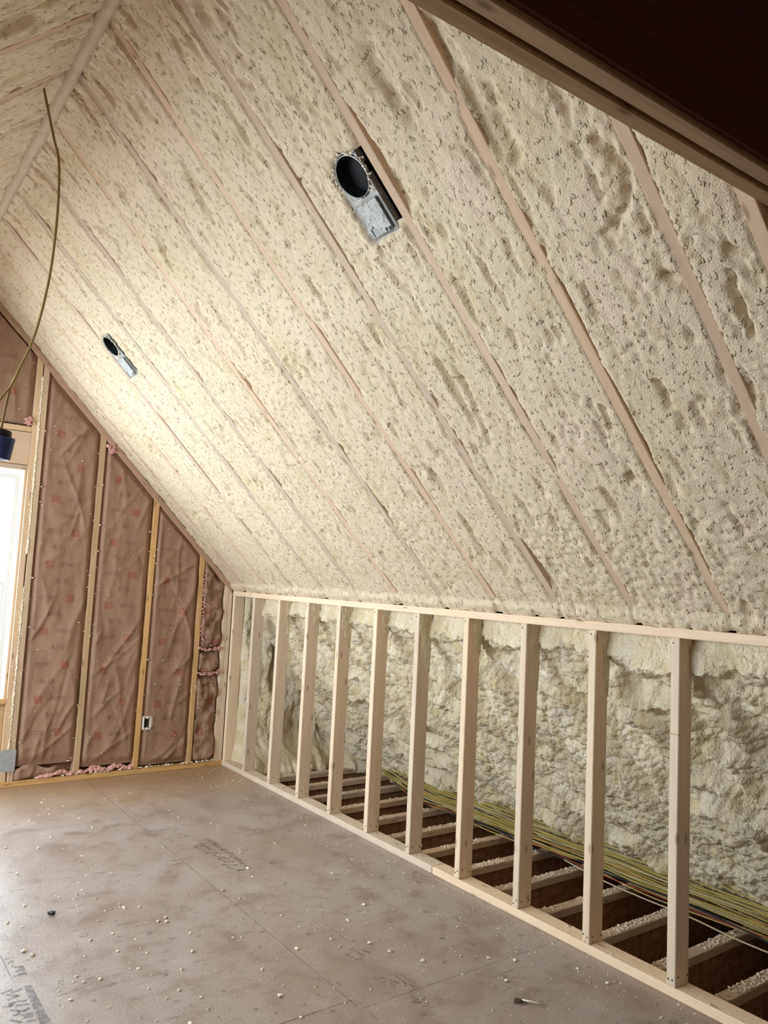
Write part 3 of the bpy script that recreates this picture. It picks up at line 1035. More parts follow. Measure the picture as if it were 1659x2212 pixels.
end_stud(1.135, 1.174, 0.038, 'pine stud at the window edge, left half of the doubled pair', PINE_E)
end_stud(1.182, 1.221, 0.038, 'pine stud beside the window, right half of the doubled pair', PINE_E)
end_stud(1.617, 1.656, 0.038, 'pine stud between the two tallest insulation batts')
end_stud(2.043, 2.081, 0.038, 'pine stud carrying the white outlet box', lean=0.016)
end_stud(2.464, 2.502, 0.038, 'short pine stud beside the crumpled batt near the corner')
end_stud(2.690, 2.722, 0.038, 'pine stud of the end wall against the low wall corner', PINE)
end_stud(0.633, 0.671, 2.487, 'short pine stud standing under the ridge above the window header', PINE_E, z1=RZ - RK)
end_stud(2.724, 2.759, 0.038, 'pine stud of the end wall flush in the low wall corner', PINE)
end_stud(0.09, 0.128, 0.038, 'pine stud on the far side of the window')
tag(board('end_bottom_plate', LX, W + 0.05, D - 0.003, D + 0.089, 0, 0.038, PINE_Y, 0), 'yellow pine bottom plate along the base of the end wall', 'bottom plate')
for sgn, lab in ((1, 'raking pine plate capping the end wall under the right slope'), (-1, 'raking pine plate capping the end wall under the left slope')):
    pts = [(RX, RZ - 0.006), (W - 0.01, roof_z(W - 0.01) - 0.006), (W - 0.01, roof_z(W - 0.01) - RK), (RX, RZ - RK)]
    if sgn < 0: pts = [(2 * RX - a, b) for a, b in pts]
    o = link('raking_plate', prism_mesh('raking_plate', pts, D - 0.004, D + 0.089, (SQ, -SQ * sgn)), RAKE)
    tag(o, lab, 'plate')
# window framing
tag(board('window_header', WX0 - 0.04, 1.135, D + 0.002, D + 0.089, 2.215, 2.445, PINE_E, 0), 'wide pine header board above the window', 'header')
tag(board('header_sill', WX0 - 0.04, 1.135, D - 0.001, D + 0.089, 2.449, 2.487, PINE_E, 0), 'flat pine plate lying on the window header', 'plate')
tag(board('header_sill', WX0 - 0.04, 1.135, D + 0.01, D + 0.089, 2.176, 2.212, PINE_E, 0), 'pine strip under the header against the window top', 'plate')
tag(board('window_sill_plate', WX0 - 0.04, 1.135, D, D + 0.089, 0.560, 0.598, PINE_Y, 0), 'pine rough sill under the window', 'plate')
tag(board('jack_stud', 1.118, 1.134, D + 0.02, D + 0.089, 0.60, 2.176, PINE_E, 2), 'pale jack stud lining the window opening', 'stud')
tag(board('sheathing_panel', WX0 - 0.04, 1.134, D + 0.035, D + 0.06, 0.04, 0.558, PINE_Y, 0), 'yellowish board panel below the window', 'panel')
tag(board('grey_strap', 1.06, 1.226, D - 0.0035, D - 0.0005, 0.105, 0.252, TAPE, 0, bev=0.001), 'grey flashing strap across the foot of the window studs', 'strap')

# ------------------------------------------------------------------ insulation batts
def batt(name, xa, xb, zb, top, label, seed, prints=True, crumple=0.0, ybase=0.012):
    """top: function x -> z"""
    nxx = max(24, int((xb - xa) / 0.009)); nzz = int((top(xa) - zb) / 0.010)
    a = np.linspace(0, 1, nxx); b = np.linspace(0, 1, nzz)
    A, B = np.meshgrid(a, b, indexing='ij')
    X = xa + (xb - xa) * A
    ztop = top(X)
    Z = zb + (ztop - zb) * B
    rs = random.Random(seed * 13 + 1)
    strokes = []
    for q in range(int(3 + 11 * (float(top(np.array((xa + xb) / 2))) - zb))):
        strokes.append((rs.uniform(xa, xb), zb + rs.random() ** 1.25 * (float(top(np.array(xb))) - zb + 0.3), math.radians(rs.choice((62, 68, 75, 80, 100, 112, 40)) + rs.uniform(-6, 6)),
                        rs.uniform(0.10, 0.32), rs.uniform(0.003, 0.0095) * (1 if rs.random() < .8 else -0.7), rs.uniform(0.010, 0.026)))
    def hgt(X, Z, A, B):
        edge = sstep(0, 0.10, A) * sstep(0, 0.10, 1 - A) * (0.25 + 0.75 * sstep(0, 0.03, B)) * (0.2 + 0.8 * sstep(0, 0.03, 1 - B))
        hh = 0.030 * edge
        for (sx, sz, an, ln_, am, wd_) in strokes:
            u = (X - sx) * math.cos(an) + (Z - sz) * math.sin(an)
            v = -(X - sx) * math.sin(an) + (Z - sz) * math.cos(an) + 0.018 * np.sin(u * 9 + sx * 40)
            prof = np.exp(-(v / wd_) ** 2) + 0.5 * np.clip(1 - np.abs(v) / (wd_ * 3), 0, 1) * (v > 0)
            hh = hh + am * prof * np.exp(-(u / ln_) ** 4) * edge
        hh = hh + 0.012 * fbm(X * 5, Z * 2.2, seed + 2, 3) * edge
        if crumple:
            hh = hh + crumple * 0.03 * fbm(X * 7, Z * 8, seed + 5, 3)
            for zc in (0.93, 0.74):
                hh = hh - crumple * 0.06 * np.exp(-((Z - zc - 0.03 * np.sin(X * 14)) / 0.022) ** 2)
        return hh
    hh = hgt(X, Z, A, B)
    Yb = D + ybase + 0.018 - hh
    me = grid_mesh(name, np.stack([X, Yb, Z], -1), np.stack([X, Z], -1))
    mats = [KRAFT, KR_RED, KR_INK]
    if prints:
        bm = bmesh.new(); bm.from_mesh(me)
        def put(v, f, ox, oz, mi):
            vs = []
            for (p, q) in v:
                x_, z_ = ox + p, oz + q
                aa = np.array((x_ - xa) / (xb - xa)); bb = np.array((z_ - zb) / (top(np.array(x_)) - zb))
                yv = D + ybase + 0.018 - float(hgt(np.array(x_), np.array(z_), aa, bb)) - 0.0022
                vs.append(bm.verts.new((x_, yv, z_)))
            for ff in f:
                try:
                    fc = bm.faces.new([vs[k] for k in ff]); fc.material_index = mi
                except ValueError: pass
        sqv = [(-.026 + .0104 * i, -.026 + .0104 * j) for i in range(6) for j in range(6)]
        sqf = [[i * 6 + j, (i + 1) * 6 + j, (i + 1) * 6 + j + 1, i * 6 + j + 1] for i in range(5) for j in range(5)]
        tv, tf = TXT
        rows = np.arange(zb + 0.22, top(np.array(xb)) + (xb - xa) * 0.5, 0.235)
        for r_i, zr in enumerate(rows):
            fx = (0.68, 0.28)[(r_i + seed) % 2]
            px = xa + (xb - xa) * fx
            def fits(x_, z_): return z_ + 0.05 < float(top(np.array(x_ + 0.08))) and xa + 0.04 < x_ < xb - 0.04
            if fits(px, zr): put(sqv, sqf, px, zr, 1)
            # ruled print lines and lettering beside each square
            lx = xa + (xb - xa) * (0.25 if fx > .5 else 0.55)
            if fits(lx + 0.08, zr):
                bars = [[(0 + q * .012, dz), (0.010 + q * .012, dz), (0.010 + q * .012, dz + .006), (0 + q * .012, dz + .006)] for dz in (-.006, .010) for q in range(9)]
                for bq in bars: put(bq, [[0, 1, 2, 3]], lx - 0.03, zr, 2)
            tx = xa + (xb - xa) * (0.30 if (r_i % 2) else 0.42)
            if fits(tx + 0.07, zr + 0.115): put(tv, tf, tx, zr + 0.11, 2)
        # printed edge line
        for xe in (xa + (xb - xa) * 0.12, xa + (xb - xa) * 0.155):
            zs = np.arange(zb + 0.1, float(top(np.array(xe))) - 0.08, 0.02)
            for z_ in zs: put([(-.0008, 0), (.0008, 0), (.0008, .02), (-.0008, .02)], [[0, 1, 2, 3]], xe, z_, 2)
        bm.to_mesh(me); bm.free()
    o = link(name, me, mats)
    tag(o, label, 'insulation', 'kraft-faced insulation batts in the end wall')
    return o


def fluff(parent, pts, r0=0.012, name='pink_fluff'):
    cen = []; rad = []
    for p in pts:
        for q in range(5):
            cen.append((p[0] + random.gauss(0, .007), p[1] + random.gauss(0, .006), p[2] + random.gauss(0, .005)))
            rad.append(r0 * random.uniform(.5, 1.2))
    o = link(name, crumbs_mesh(name, cen, rad, 0.8), PINK, parent)
    o['label'] = 'pink fibreglass edge'
    return o


TXT = text_geo('R-13', 0.046)
topf = lambda x: ROOFC - x - RK - 0.002
b1 = batt('insulation_batt', 1.222, 1.616, 0.13, topf, 'tallest kraft-faced batt, between window studs and the next stud', 2)
b2 = batt('insulation_batt', 1.657, 2.048, 0.085, topf, 'kraft-faced batt left of the stud with the outlet box', 5)
b3 = batt('insulation_batt', 2.088, 2.463, 0.055, topf, 'kraft-faced batt right of the stud with the outlet box', 8)
b4 = batt('insulation_batt', 2.503, 2.69, 0.055, topf, 'narrow crumpled kraft-faced batt beside the low wall corner', 11, True, 1.0)
b5 = batt('insulation_batt', 0.673, 1.133, 2.50, topf, 'kraft-faced batt above the window header, right of the ridge stud', 14)
batt('insulation_batt', 0.13, 0.631, 2.50, lambda x: ROOFC - (2 * RX - x) - RK - 0.002, 'kraft-faced batt above the window header, left of the ridge stud', 17)
batt('insulation_batt', -0.30, 0.088, 0.06, lambda x: ROOFC - (2 * RX - x) - RK - 0.002, 'kraft-faced batt on the far left side of the window', 20)
fluff(b2, [(x, D + 0.012, 0.062 + 0.012 * math.sin(x * 40)) for x in np.linspace(1.67, 2.03, 30)], 0.014)
fluff(b1, [(x, D + 0.010, 0.060 + 0.010 * math.sin(x * 30)) for x in np.linspace(1.40, 1.61, 18)], 0.014)
# the torn foot of the first batt
tb = batt('batt_scrap', 1.224, 1.50, 0.045, lambda x: 0.125 + 0.02 * np.sin(x * 25), 'torn folded strip of kraft facing at the foot of the tallest batt', 23, False, 0.8, 0.0)
fluff(b4, [(x, D - 0.008, 0.935 + 0.02 * math.sin(x * 14)) for x in np.linspace(2.51, 2.68, 9)], 0.008)
fluff(b4, [(x, D - 0.008, 0.745 + 0.02 * math.sin(x * 14)) for x in np.linspace(2.51, 2.68, 9)], 0.008)
fluff(b4, [(2.512 + 0.004 * math.sin(z * 40), D - 0.006, z) for z in np.linspace(1.0, 1.5, 20)], 0.006)
fluff(b2, [(1.67 + random.random() * .05, D - 0.002, 2.44 - random.random() * .07) for q in range(14)], 0.009)
fluff(b5, [(1.118 - random.random() * .02, D - 0.004, 2.50 + random.random() * .05) for q in range(10)], 0.009)
# foam bead between the doubled window studs
pts = [(1.178 + 0.001 * math.sin(z * 9), D - 0.001, z) for z in np.arange(0.26, 2.85, 0.05)]
bmv = []
for za, zb_, lab in ((0.26, 1.36, 'thin dried foam bead between the doubled window studs, lower length'),
                     (1.60, 2.86, 'thin dried foam bead between the doubled window studs, upper length')):
    zs = np.arange(za, zb_, 0.009)
    cen = [(1.178 + random.gauss(0, .0010), D + 0.001, z) for z in zs]
    rad = [max(0.0042, 0.0058 + 0.003 * float(pn(np.array([z * 5]), np.array([.3]), 2)[0])) for z in zs]
    o = link('foam_bead', crumbs_mesh('foam_bead', cen, rad, 1.7), CRUMB)
    tag(o, lab, 'foam bead')

# foam specks stuck to the batts and studs
cen = []; rad = []
for q in range(330):
    x = random.uniform(1.0, 2.72); z = random.uniform(0.05, topf(x) - 0.05)
    if x < 1.13 and z < 2.5: continue
    cen.append((x, D - 0.010 - 0.010 * random.random(), z)); rad.append(0.0015 + 0.0035 * random.random() ** 2)
for q in range(130):
    x = random.choice((1.16, 1.2, 1.23, 1.61, 1.66, 2.04, 2.09, 2.46, 2.505, 2.69)) + random.gauss(0, .008); z = random.uniform(0.05, topf(x) - 0.05)
    cen.append((x, D - 0.004, z)); rad.append(0.002 + 0.005 * random.random() ** 2)
for q in range(60):
    x = random.uniform(1.23, 2.7); cen.append((x, D + 0.002, 0.046)); rad.append(random.uniform(.004, .011))
o = link('foam_specks', crumbs_mesh('foam_specks', cen, rad), CRUMB)
tag(o, 'white foam specks stuck all over the end wall insulation', 'specks', kind='stuff')

# outlet box -------------------------------------------------------------
ob = empty('outlet_box', (2.122, D - 0.006, 0.325))
tag(ob, 'white plastic single outlet box on the stud in the end wall', 'electrical box')
link('shell', ring_mesh('shell', -0.029, 0.029, 0, 0.096, 0.006, -0.012, 0.06), WHITEP, ob)
board('back', -0.027, 0.027, 0.054, 0.060, 0.002, 0.094, BLACK, 2, ob, bev=0)
board('screw_tab', -0.010, 0.010, -0.011, -0.006, 0.004, 0.016, WHITEP, 0, ob)
board('screw_tab', -0.010, 0.010, -0.011, -0.006, 0.080, 0.092, WHITEP, 0, ob)
board('device', -0.012, 0.012, 0.000, 0.030, 0.018, 0.078, BLACK, 2, ob)
board('nailing_flange', 0.030, 0.048, 0.000, 0.05, 0.012, 0.088, WHITEP, 2, ob)

# ================================================================== RECESSED LAMPS
def lamp(yc, xc, r, label):
    base = Vector((xc, yc, ROOFC - xc))
    e = empty('recessed_lamp', base)
    # local axes: X along +y of the room reversed, Y up the slope, Z up into the roof
    ex = Vector((0, 1, 0)); ey = Vector((-SQ, 0, SQ)); ez = Vector((SQ, 0, SQ))
    M = Matrix.Identity(4)
    for i in range(3):
        M[i][0], M[i][1], M[i][2], M[i][3] = ex[i], ey[i], ez[i], base[i]
    e.matrix_world = M
    tag(e, label, 'recessed lamp', 'recessed lamp housings in the right slope')
    # can: open cylinder
    bm = bmesh.new()
    n = 48
    rows = [(r + 0.002, 0.0), (r, -0.001), (r - 0.001, 0.003), (r - 0.003, 0.15), (0.0, 0.152)]
    rings = []
    for rr, z in rows[:-1]:
        rings.append([bm.verts.new((rr * math.cos(k / n * 2 * math.pi), rr * math.sin(k / n * 2 * math.pi), z)) for k in range(n)])
    cv = bm.verts.new((0, 0, rows[-1][1]))
    for A, B in zip(rings, rings[1:]):
        for k in range(n): bm.faces.new((A[k], A[(k + 1) % n], B[(k + 1) % n], B[k]))
    for k in range(n): bm.faces.new((rings[-1][k], rings[-1][(k + 1) % n], cv))
    me = bpy.data.meshes.new('can'); bm.to_mesh(me); bm.free()
    me.polygons.foreach_set('use_smooth', [True] * len(me.polygons))
    link('can', me, CANIN, e)
    # rim ring
    bm = bmesh.new()
    A = [bm.verts.new(((r + 0.003) * math.cos(k / n * 6.28318), (r + 0.003) * math.sin(k / n * 6.28318), 0.012)) for k in range(n)]
    B = [bm.verts.new(((r + 0.003) * math.cos(k / n * 6.28318), (r + 0.003) * math.sin(k / n * 6.28318), -0.001)) for k in range(n)]
    C2 = [bm.verts.new((r * math.cos(k / n * 6.28318), r * math.sin(k / n * 6.28318), -0.002)) for k in range(n)]
    for k in range(n):
        j = (k + 1) % n
        bm.faces.new((A[k], A[j], B[j], B[k])); bm.faces.new((B[k], B[j], C2[j], C2[k]))
    me = bpy.data.meshes.new('rim'); bm.to_mesh(me); bm.free()
    link('rim', me, GALV, e)
    # mounting pan below and around the can, with a round hole
    bm = bmesh.new()
    hx0, hx1, hy0, hy1 = -0.066, 0.088, -0.225, r + 0.012
    outer = []
    inner = []
    for k in range(n):
        a = k / n * 2 * math.pi
        dx, dy = math.cos(a), math.sin(a)
        tmin = min([(hx1 / dx) if dx > 1e-6 else 9, (hx0 / dx) if dx < -1e-6 else 9, (hy1 / dy) if dy > 1e-6 else 9, (hy0 / dy) if dy < -1e-6 else 9])
        outer.append(bm.verts.new((dx * tmin, dy * tmin, 0.004)))
        inner.append(bm.verts.new((dx * (r + .006), dy * (r + .006), 0.004)))
    for k in range(n):
        j = (k + 1) % n
        bm.faces.new((outer[k], outer[j], inner[j], inner[k]))
    me = bpy.data.meshes.new('mounting_pan'); bm.to_mesh(me); bm.free()
    pan = link('mounting_pan', me, GALV, e)
    for sx in (hx0, hx1 - 0.003):
        board('lip', sx, sx + 0.003, hy0, hy1, 0.003, 0.03, GALV, 1, pan, bev=0)
    jb = board('junction_box', -0.050, 0.058, -0.209, -0.090, -0.006, 0.003, GALV, 1, e, bev=0.002)
    board('knockout', -0.046, -0.034, -0.208, -0.196, -0.0072, -0.0058, BLACK, 1, jb, bev=0)
    board('knockout', -0.026, -0.016, -0.206, -0.194, -0.0072, -0.0058, BLACK, 1, jb, bev=0)
    board('slot', 0.046, 0.050, -0.205, -0.176, -0.0072, -0.0058, BLACK, 1, jb, bev=0)
    board('slot', 0.034, 0.037, -0.178, -0.168, -0.0072, -0.0058, BLACK, 1, jb, bev=0)
    board('seam', -0.0525, -0.0505, -0.215, -0.098, -0.0062, -0.0052, BLACK, 1, jb, bev=0)
    board('seam', -0.05, 0.058, -0.2145, -0.2125, -0.0062, -0.0052, BLACK, 0, jb, bev=0)
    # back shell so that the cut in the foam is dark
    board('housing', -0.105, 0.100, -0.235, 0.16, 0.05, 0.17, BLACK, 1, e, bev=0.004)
    # loose foam crumbs on the pan
    cen = []; rad = []
    for q in range(90):
        a = random.random() * 6.28; rr = r + 0.004 + abs(random.gauss(0, .010))
        cen.append((rr * math.cos(a), rr * math.sin(a), -0.005)); rad.append(random.uniform(.0018, .0042))
    for q in range(60):
        cen.append((random.uniform(-.06, .08), random.uniform(-.22, -.07), -0.007)); rad.append(random.uniform(.001, .003))
    c = link('foam_crust', crumbs_mesh('foam_crust', cen, rad), CRUMB, e)
    c['kind'] = 'stuff'
    return e


lamp(CANS[0][0], CANS[0][1], CANS[0][2], 'large near recessed lamp housing with black open can and steel pan')
lamp(CANS[1][0], CANS[1][1], CANS[1][2], 'small far recessed lamp housing high over the end wall')

# ================================================================== HANGING CABLE AND BOX
cp = empty('hanging_cable', (0.62, 3.6, RZ - 0.05))
tag(cp, 'tan cable hanging in a long bow from beside the ridge', 'cable')
A = [(0.607, 3.62, 3.535), (0.628, 3.61, 3.50), (0.678, 3.6, 3.44), (0.710, 3.6, 3.33), (0.724, 3.6, 3.115), (0.7185, 3.6, 2.833), (0.691, 3.6, 2.592), (0.656, 3.6, 2.437), (0.605, 3.6, 2.282), (0.585, 3.6, 2.13), (0.580, 3.6, 2.065)]
KC = 0.908
A = [(0.5607 / KC, 3.6, 1.5036 + (3.452 - 1.5036) / KC)] + A[2:]
A = [(a * KC - 0.62, b * KC - 3.6, 1.5036 + (c - 1.5036) * KC - (RZ - 0.05)) for a, b, c in A]
link('strand', tube_mesh('strand', spline(A, 10), 0.0068, 8, 0.75), CABLES['tan'], cp)
B2 = [(0.628, 3.598, 2.345), (0.600, 3.59, 2.27), (0.560, 3.585, 2.20), (0.535, 3.585, 2.13), (0.530, 3.6, 2.06)]
B2 = [(a * KC - 0.62, b * KC - 3.6, 1.5036 + (c - 1.5036) * KC - (RZ - 0.05)) for a, b, c in B2]
link('strand', tube_mesh('strand', spline(B2, 10), 0.0062, 8, 0.75), CABLES['tan'], cp)
bx_ = empty('ceiling_box', (0.572 * KC, 3.6 * KC, 1.5036 + (1.955 - 1.5036) * KC))
bx_.rotation_euler = (math.radians(4), math.radians(6), 0)
tag(bx_, 'round dark blue plastic box dangling on the hanging cable', 'electrical box')
bm = bmesh.new()
prof = [(0.047, 0.0), (0.050, 0.003), (0.052, 0.045), (0.053, 0.083), (0.051, 0.086), (0.0, 0.086)]
def lathe(name, prof, n=40):
    bm = bmesh.new()
    rings = [[bm.verts.new((max(rr, 1e-4) * math.cos(k / n * 2 * math.pi), max(rr, 1e-4) * math.sin(k / n * 2 * math.pi), z)) for k in range(n)] for rr, z in prof]
    for A_, B_ in zip(rings, rings[1:]):
        for k in range(n): bm.faces.new((A_[k], A_[(k + 1) % n], B_[(k + 1) % n], B_[k]))
    bm.faces.new(rings[0][::-1]); bm.faces.new(rings[-1])
    me = bpy.data.meshes.new(name); bm.to_mesh(me); bm.free()
    me.polygons.foreach_set('use_smooth', [True] * len(me.polygons))
    return me
link('body', lathe('body', [(0.040, 0.004), (0.0465, 0.0), (0.049, 0.003), (0.051, 0.05), (0.052, 0.083), (0.050, 0.087), (0.036, 0.088)]), BLUE, bx_)
link('cap', lathe('cap', [(0.034, 0.087), (0.036, 0.092), (0.035, 0.110), (0.030, 0.114), (0.01, 0.115)]), BLACK, bx_)
for a in (0.6, 2.2, 3.9, 5.3):
    link('rib', board_mesh('rib', 0.050 * math.cos(a) - .003, 0.050 * math.cos(a) + .003, 0.050 * math.sin(a) - .003, 0.050 * math.sin(a) + .003, 0.006, 0.084, 2, 0.001), BLUE, bx_)

# ================================================================== FLOOR PRINTS AND LITTER
def floor_print(name, strokes, mats, label):
    """strokes: list of (verts, faces, material index) in floor coordinates"""
    bm = bmesh.new()
    for v, f, mi in strokes:
        vs = [bm.verts.new((x, y, 0.0006)) for x, y in v]
        for ff in f:
            try:
                fc = bm.faces.new([vs[k] for k in ff]); fc.material_index = mi
            except ValueError: pass
    bmesh.ops.recalc_face_normals(bm, faces=bm.faces[:])
    for fc in bm.faces:
        if fc.normal.z < 0: fc.normal_flip()
    me = bpy.data.meshes.new(name); bm.to_mesh(me); bm.free()
    o = link(name, me, mats, FLOOR)
    o['label'] = label
    return o


def faded(name, col, keep, alpha=0.5):
    n = NT(name)
    o = n.coords('Object')
    f = n.ramp(n.noise(o, 45.0, 5, 0.75), [(keep - .1, (0, 0, 0)), (keep + .1, (1, 1, 1))])
    pb = n.b
    pb.inputs['Base Color'].default_value = (*col, 1)
    pb.inputs['Roughness'].default_value = 0.5
    n.link(n.math('MULTIPLY', f, alpha), pb.inputs['Alpha'])
    return n.m


INK1 = faded('worn_grey_print', (0.10, 0.09, 0.09), 0.50)
INK2 = faded('worn_blue_print', (0.10, 0.125, 0.15), 0.44, 0.42)
INK3 = faded('worn_dark_print', (0.055, 0.05, 0.05), 0.53)


# worn stamp marks on the sheets, no longer readable (points on the floor, in metres)
PA = [[(0.6732, 3.0663), (0.7019, 3.0748)], [(0.7017, 3.055), (0.7318, 3.0627)], [(0.6841, 3.0487), (0.7133, 3.0229)], [(0.683, 3.0107), (0.7133, 3.0229)], [(0.6812, 2.9821), (0.7083, 2.9847), (0.7297, 2.9747)], [(0.6618, 2.9697), (0.6781, 2.9653), (0.6935, 2.9801)], [(0.7006, 2.9571), (0.729, 2.9481)], [(0.6809, 2.9373), (0.6995, 2.9158), (0.7157, 2.9112), (0.7278, 2.9197)], [(0.6804, 2.899), (0.6943, 2.9008)], [(0.7006, 2.8868), (0.7303, 2.8818)], [(0.7084, 2.8695), (0.727, 2.8659)], [(0.6644, 2.8734), (0.6937, 2.8409)], [(0.711, 2.8379), (0.7309, 2.8358)], [(0.745, 3.2392), (0.7683, 3.2288), (0.7666, 3.1701)], [(0.7464, 3.2006), (0.7587, 3.2122)], [(0.7317, 3.1692), (0.7505, 3.1642)], [(0.7499, 3.1799), (0.7672, 3.1667)], [(0.7318, 3.3184), (0.7519, 3.3233)], [(0.7311, 3.2795), (0.7475, 3.2927)]]
QA = [[(0.745, 3.0809), (0.7694, 3.0752), (0.7727, 2.7841), (0.7728, 2.5699), (0.7412, 2.5892), (0.7398, 2.8039)]]
LA = [[(0.717, 3.3571), (0.7194, 3.1492)]]
PB = [[(1.8749, 4.2375), (1.9248, 4.2284)], [(1.8874, 4.1972), (1.9128, 4.1754)], [(1.8445, 4.1453), (1.8903, 4.154)], [(1.8968, 4.1506), (1.9017, 4.0826)], [(1.8636, 4.0312), (1.9269, 3.9976)], [(1.8812, 3.9829), (1.9247, 3.891)], [(1.8806, 3.9297), (1.893, 3.878)], [(1.8632, 3.8352), (1.9234, 3.7955)], [(1.8668, 3.7829), (1.9008, 3.7221), (1.9362, 3.717)], [(1.8916, 3.8639), (1.9354, 3.8478)], [(1.9087, 4.0628), (1.9185, 4.0257)]]
QB = [[(1.9383, 4.2472), (1.972, 4.2557), (1.9815, 3.8681), (1.969, 3.742), (1.948, 3.7462), (1.9409, 3.9823)]]
PC = [[(1.8813, 2.6948), (1.9027, 2.6895)], [(1.8831, 2.6867), (1.8974, 2.6295)], [(1.9262, 2.7191), (1.9383, 2.6475)], [(1.9631, 2.6831), (1.9756, 2.6542)], [(1.8923, 2.4739), (1.9051, 2.4537)], [(1.8874, 2.4391), (1.913, 2.4364)], [(1.9002, 2.4192), (1.9064, 2.391)], [(1.9522, 2.4513), (1.9494, 2.3839)], [(1.9198, 2.377), (1.9396, 2.3713)], [(1.9178, 2.4336), (1.9288, 2.4022)], [(1.9604, 2.3712), (1.9625, 2.3517)], [(1.9137, 2.3034), (1.9166, 2.2729)], [(1.9212, 2.2701), (1.9491, 2.2707)], [(1.9071, 2.2279), (1.9314, 2.2244)], [(1.8936, 2.2696), (1.9134, 2.2521)]]
LC = [[(1.8729, 2.4853), (1.8767, 2.343)], [(1.9779, 2.4946), (1.9786, 2.3239), (1.9811, 2.206), (1.9191, 2.2096)], [(1.8356, 2.3733), (1.8634, 2.3656)], [(1.7188, 2.3187), (1.7142, 2.2419)]]
LD = [[(1.8935, 3.0167), (1.9005, 2.9167), (1.9048, 2.8027)], [(1.9265, 3.031), (1.9162, 2.7764)], [(1.9521, 3.0164), (1.9563, 2.823)]]


def stroke_geo(line, wd):
    out = []
    for (ax, ay), (bx, by) in zip(line, line[1:]):
        dx, dy = bx - ax, by - ay
        q = math.hypot(dx, dy) or 1
        ex, ey = dx / q * wd * .4, dy / q * wd * .4
        px, py = -dy / q * wd / 2, dx / q * wd / 2
        out.append(([(ax - ex + px, ay - ey + py), (ax - ex - px, ay - ey - py), (bx + ex - px, by + ey - py), (bx + ex + px, by + ey + py)], [[0, 1, 2, 3]], 0))
    return out


def marks(strokes, wd, lines, lw, polys=()):
    st = []
    for p in polys: st.append((p, [list(range(len(p)))], 0))
    for l in strokes: st += stroke_geo(l, wd)
    for l in lines: st += stroke_geo(l, lw)
    return st


floor_print('stamp_print', marks(PA, 0.014, LA, 0.004, QA), [INK2], 'blue-grey worn stamp with a broad stripe on the subfloor, lower left')
floor_print('stamp_print', marks(PB, 0.018, [], 0.004, QB), [INK3], 'dark smudged stamp block on the subfloor toward the end wall')
floor_print('stamp_print', marks([], 0.01, LD, 0.004), [INK3], 'faint ruled stamp lines in the middle of the subfloor')
floor_print('stamp_print', marks(PC, 0.009, LC, 0.003), [INK1], 'grey boxed stamp crossing the near panel seam')

# big chunks
big = [(600 / 1, 0)]
random.seed(5)
spots = []
placed = [(1.36, 3.02), (1.50, 2.55), (1.73, 2.83), (2.02, 2.72), (2.05, 2.62), (2.12, 2.49), (2.28, 2.44), (2.45, 2.30), (2.22, 3.05), (2.06, 2.95), (1.95, 3.72), (2.02, 3.95),
          (1.38, 3.37), (1.34, 3.35), (1.37, 3.33), (1.16, 2.55), (1.02, 2.50), (0.92, 3.05), (0.86, 2.9), (0.80, 3.35), (0.82, 3.30), (1.75, 3.40), (1.72, 3.52), (2.45, 2.65), (2.3, 2.2), (2.62, 2.12)]
for p in placed: spots.append((p[0], p[1], random.uniform(.0045, .008)))
for q in range(90):
    x = random.uniform(0.75, 2.68); y = random.uniform(1.9, 5.5)
    if random.random() < 0.5: x = random.uniform(0.75, 1.3); y = random.uniform(2.6, 5.2)
    spots.append((x, y, random.uniform(.003, .006)))
protos = []
for k in range(6):
    me = crumbs_mesh('foam_chunk', [(0, 0, 0.55), (0.7, 0.25, 0.4), (-0.35, 0.6, 0.45), (0.1, -0.5, 0.8)][:2 + k % 3], [1, .7, .65, .5][:2 + k % 3], 0.75)
    me.materials.append(CRUMB)
    protos.append(me)
for q, (x, y, r) in enumerate(spots):
    o = bpy.data.objects.new('foam_chunk', protos[q % 6])
    o.location = (x, y, 0.0)
    o.scale = (r, r, r)
    o.rotation_euler = (0, 0, random.random() * 6.28)
    COL.objects.link(o)
    tag(o, 'pea-sized cream foam chunk lying loose on the subfloor', 'foam chunk', 'foam chunks scattered on the subfloor')
cen = []; rad = []
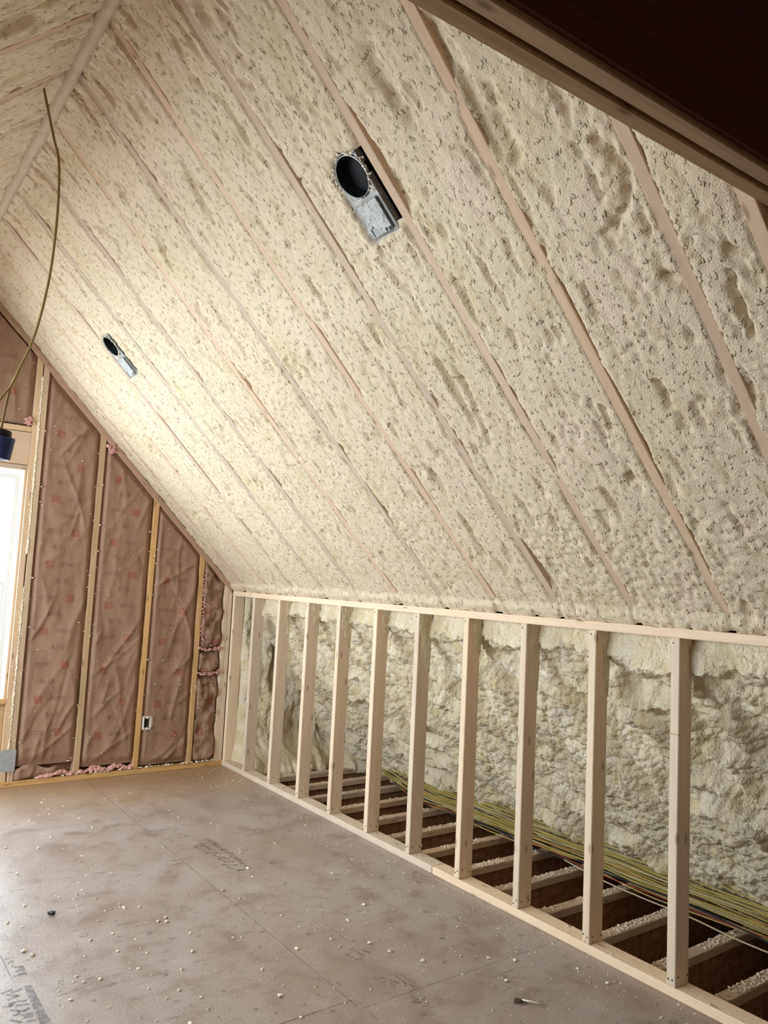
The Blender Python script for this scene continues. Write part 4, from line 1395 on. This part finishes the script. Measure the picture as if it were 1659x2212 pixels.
for q in range(1700):
    x = RNG.uniform(0.6, W - 0.02); y = RNG.uniform(1.5, D - 0.05)
    if RNG.random() < 0.35: x = W - 0.02 - abs(RNG.normal(0, .18))
    r = 0.0010 + 0.0026 * RNG.random() ** 2
    cen.append((x, y, r * 0.4)); rad.append(r)
for q in range(260):
    r = 0.0012 + 0.003 * RNG.random() ** 2
    cen.append((W + 0.005 + 0.08 * RNG.random(), RNG.uniform(1.3, D - .1), 0.038 + r * .4)); rad.append(r)
o = link('foam_dust', crumbs_mesh('foam_dust', cen, rad), CRUMB)
tag(o, 'tiny foam dust specks over the whole subfloor', 'dust', kind='stuff')
# dark splinters
cen = []; rad = []
# dark block
bm = bmesh.new()
bmesh.ops.create_cube(bm, size=1)
for v in bm.verts: v.co = Vector((v.co.x * 0.016, v.co.y * 0.024, (v.co.z + .5) * 0.010)) + Vector((random.uniform(-.004, .004), random.uniform(-.006, .006), random.uniform(0, .006)))
me = bpy.data.meshes.new('dark_scrap'); bm.to_mesh(me); bm.free()
o = link('dark_scrap', me, BLACK, None, (0.968, 3.636, 0.0)); o.rotation_euler = (0, 0, 0.5)
tag(o, 'small black scrap lying alone on the subfloor, left side', 'scrap')
# stick and dry leaf
o = link('wood_splinter', tube_mesh('wood_splinter', [(2.235, 2.062, 0.010), (2.262, 2.035, 0.008), (2.292, 1.998, 0.005)], 0.0035, 6), CRUMB)
tag(o, 'pale broken stick on the subfloor near the bottom edge', 'stick')
bm = bmesh.new()
vs = [bm.verts.new(p) for p in ((0, 0, .002), (.02, .014, .010), (.045, .004, .003), (.030, -.010, .012), (.062, .012, .008), (.05, -.02, .002), (.015, -.016, .008))]
for f in ((0, 1, 6), (1, 3, 6), (1, 2, 3), (2, 4, 3), (3, 5, 6)): bm.faces.new([vs[k] for k in f])
me = bpy.data.meshes.new('dry_leaf'); bm.to_mesh(me); bm.free()
o = link('dry_leaf', me, LEAFM, None, (2.205, 2.07, 0.0)); o.modifiers.new('thick', 'SOLIDIFY').thickness = 0.001
tag(o, 'dry curled leaf beside the pale stick on the subfloor', 'leaf')
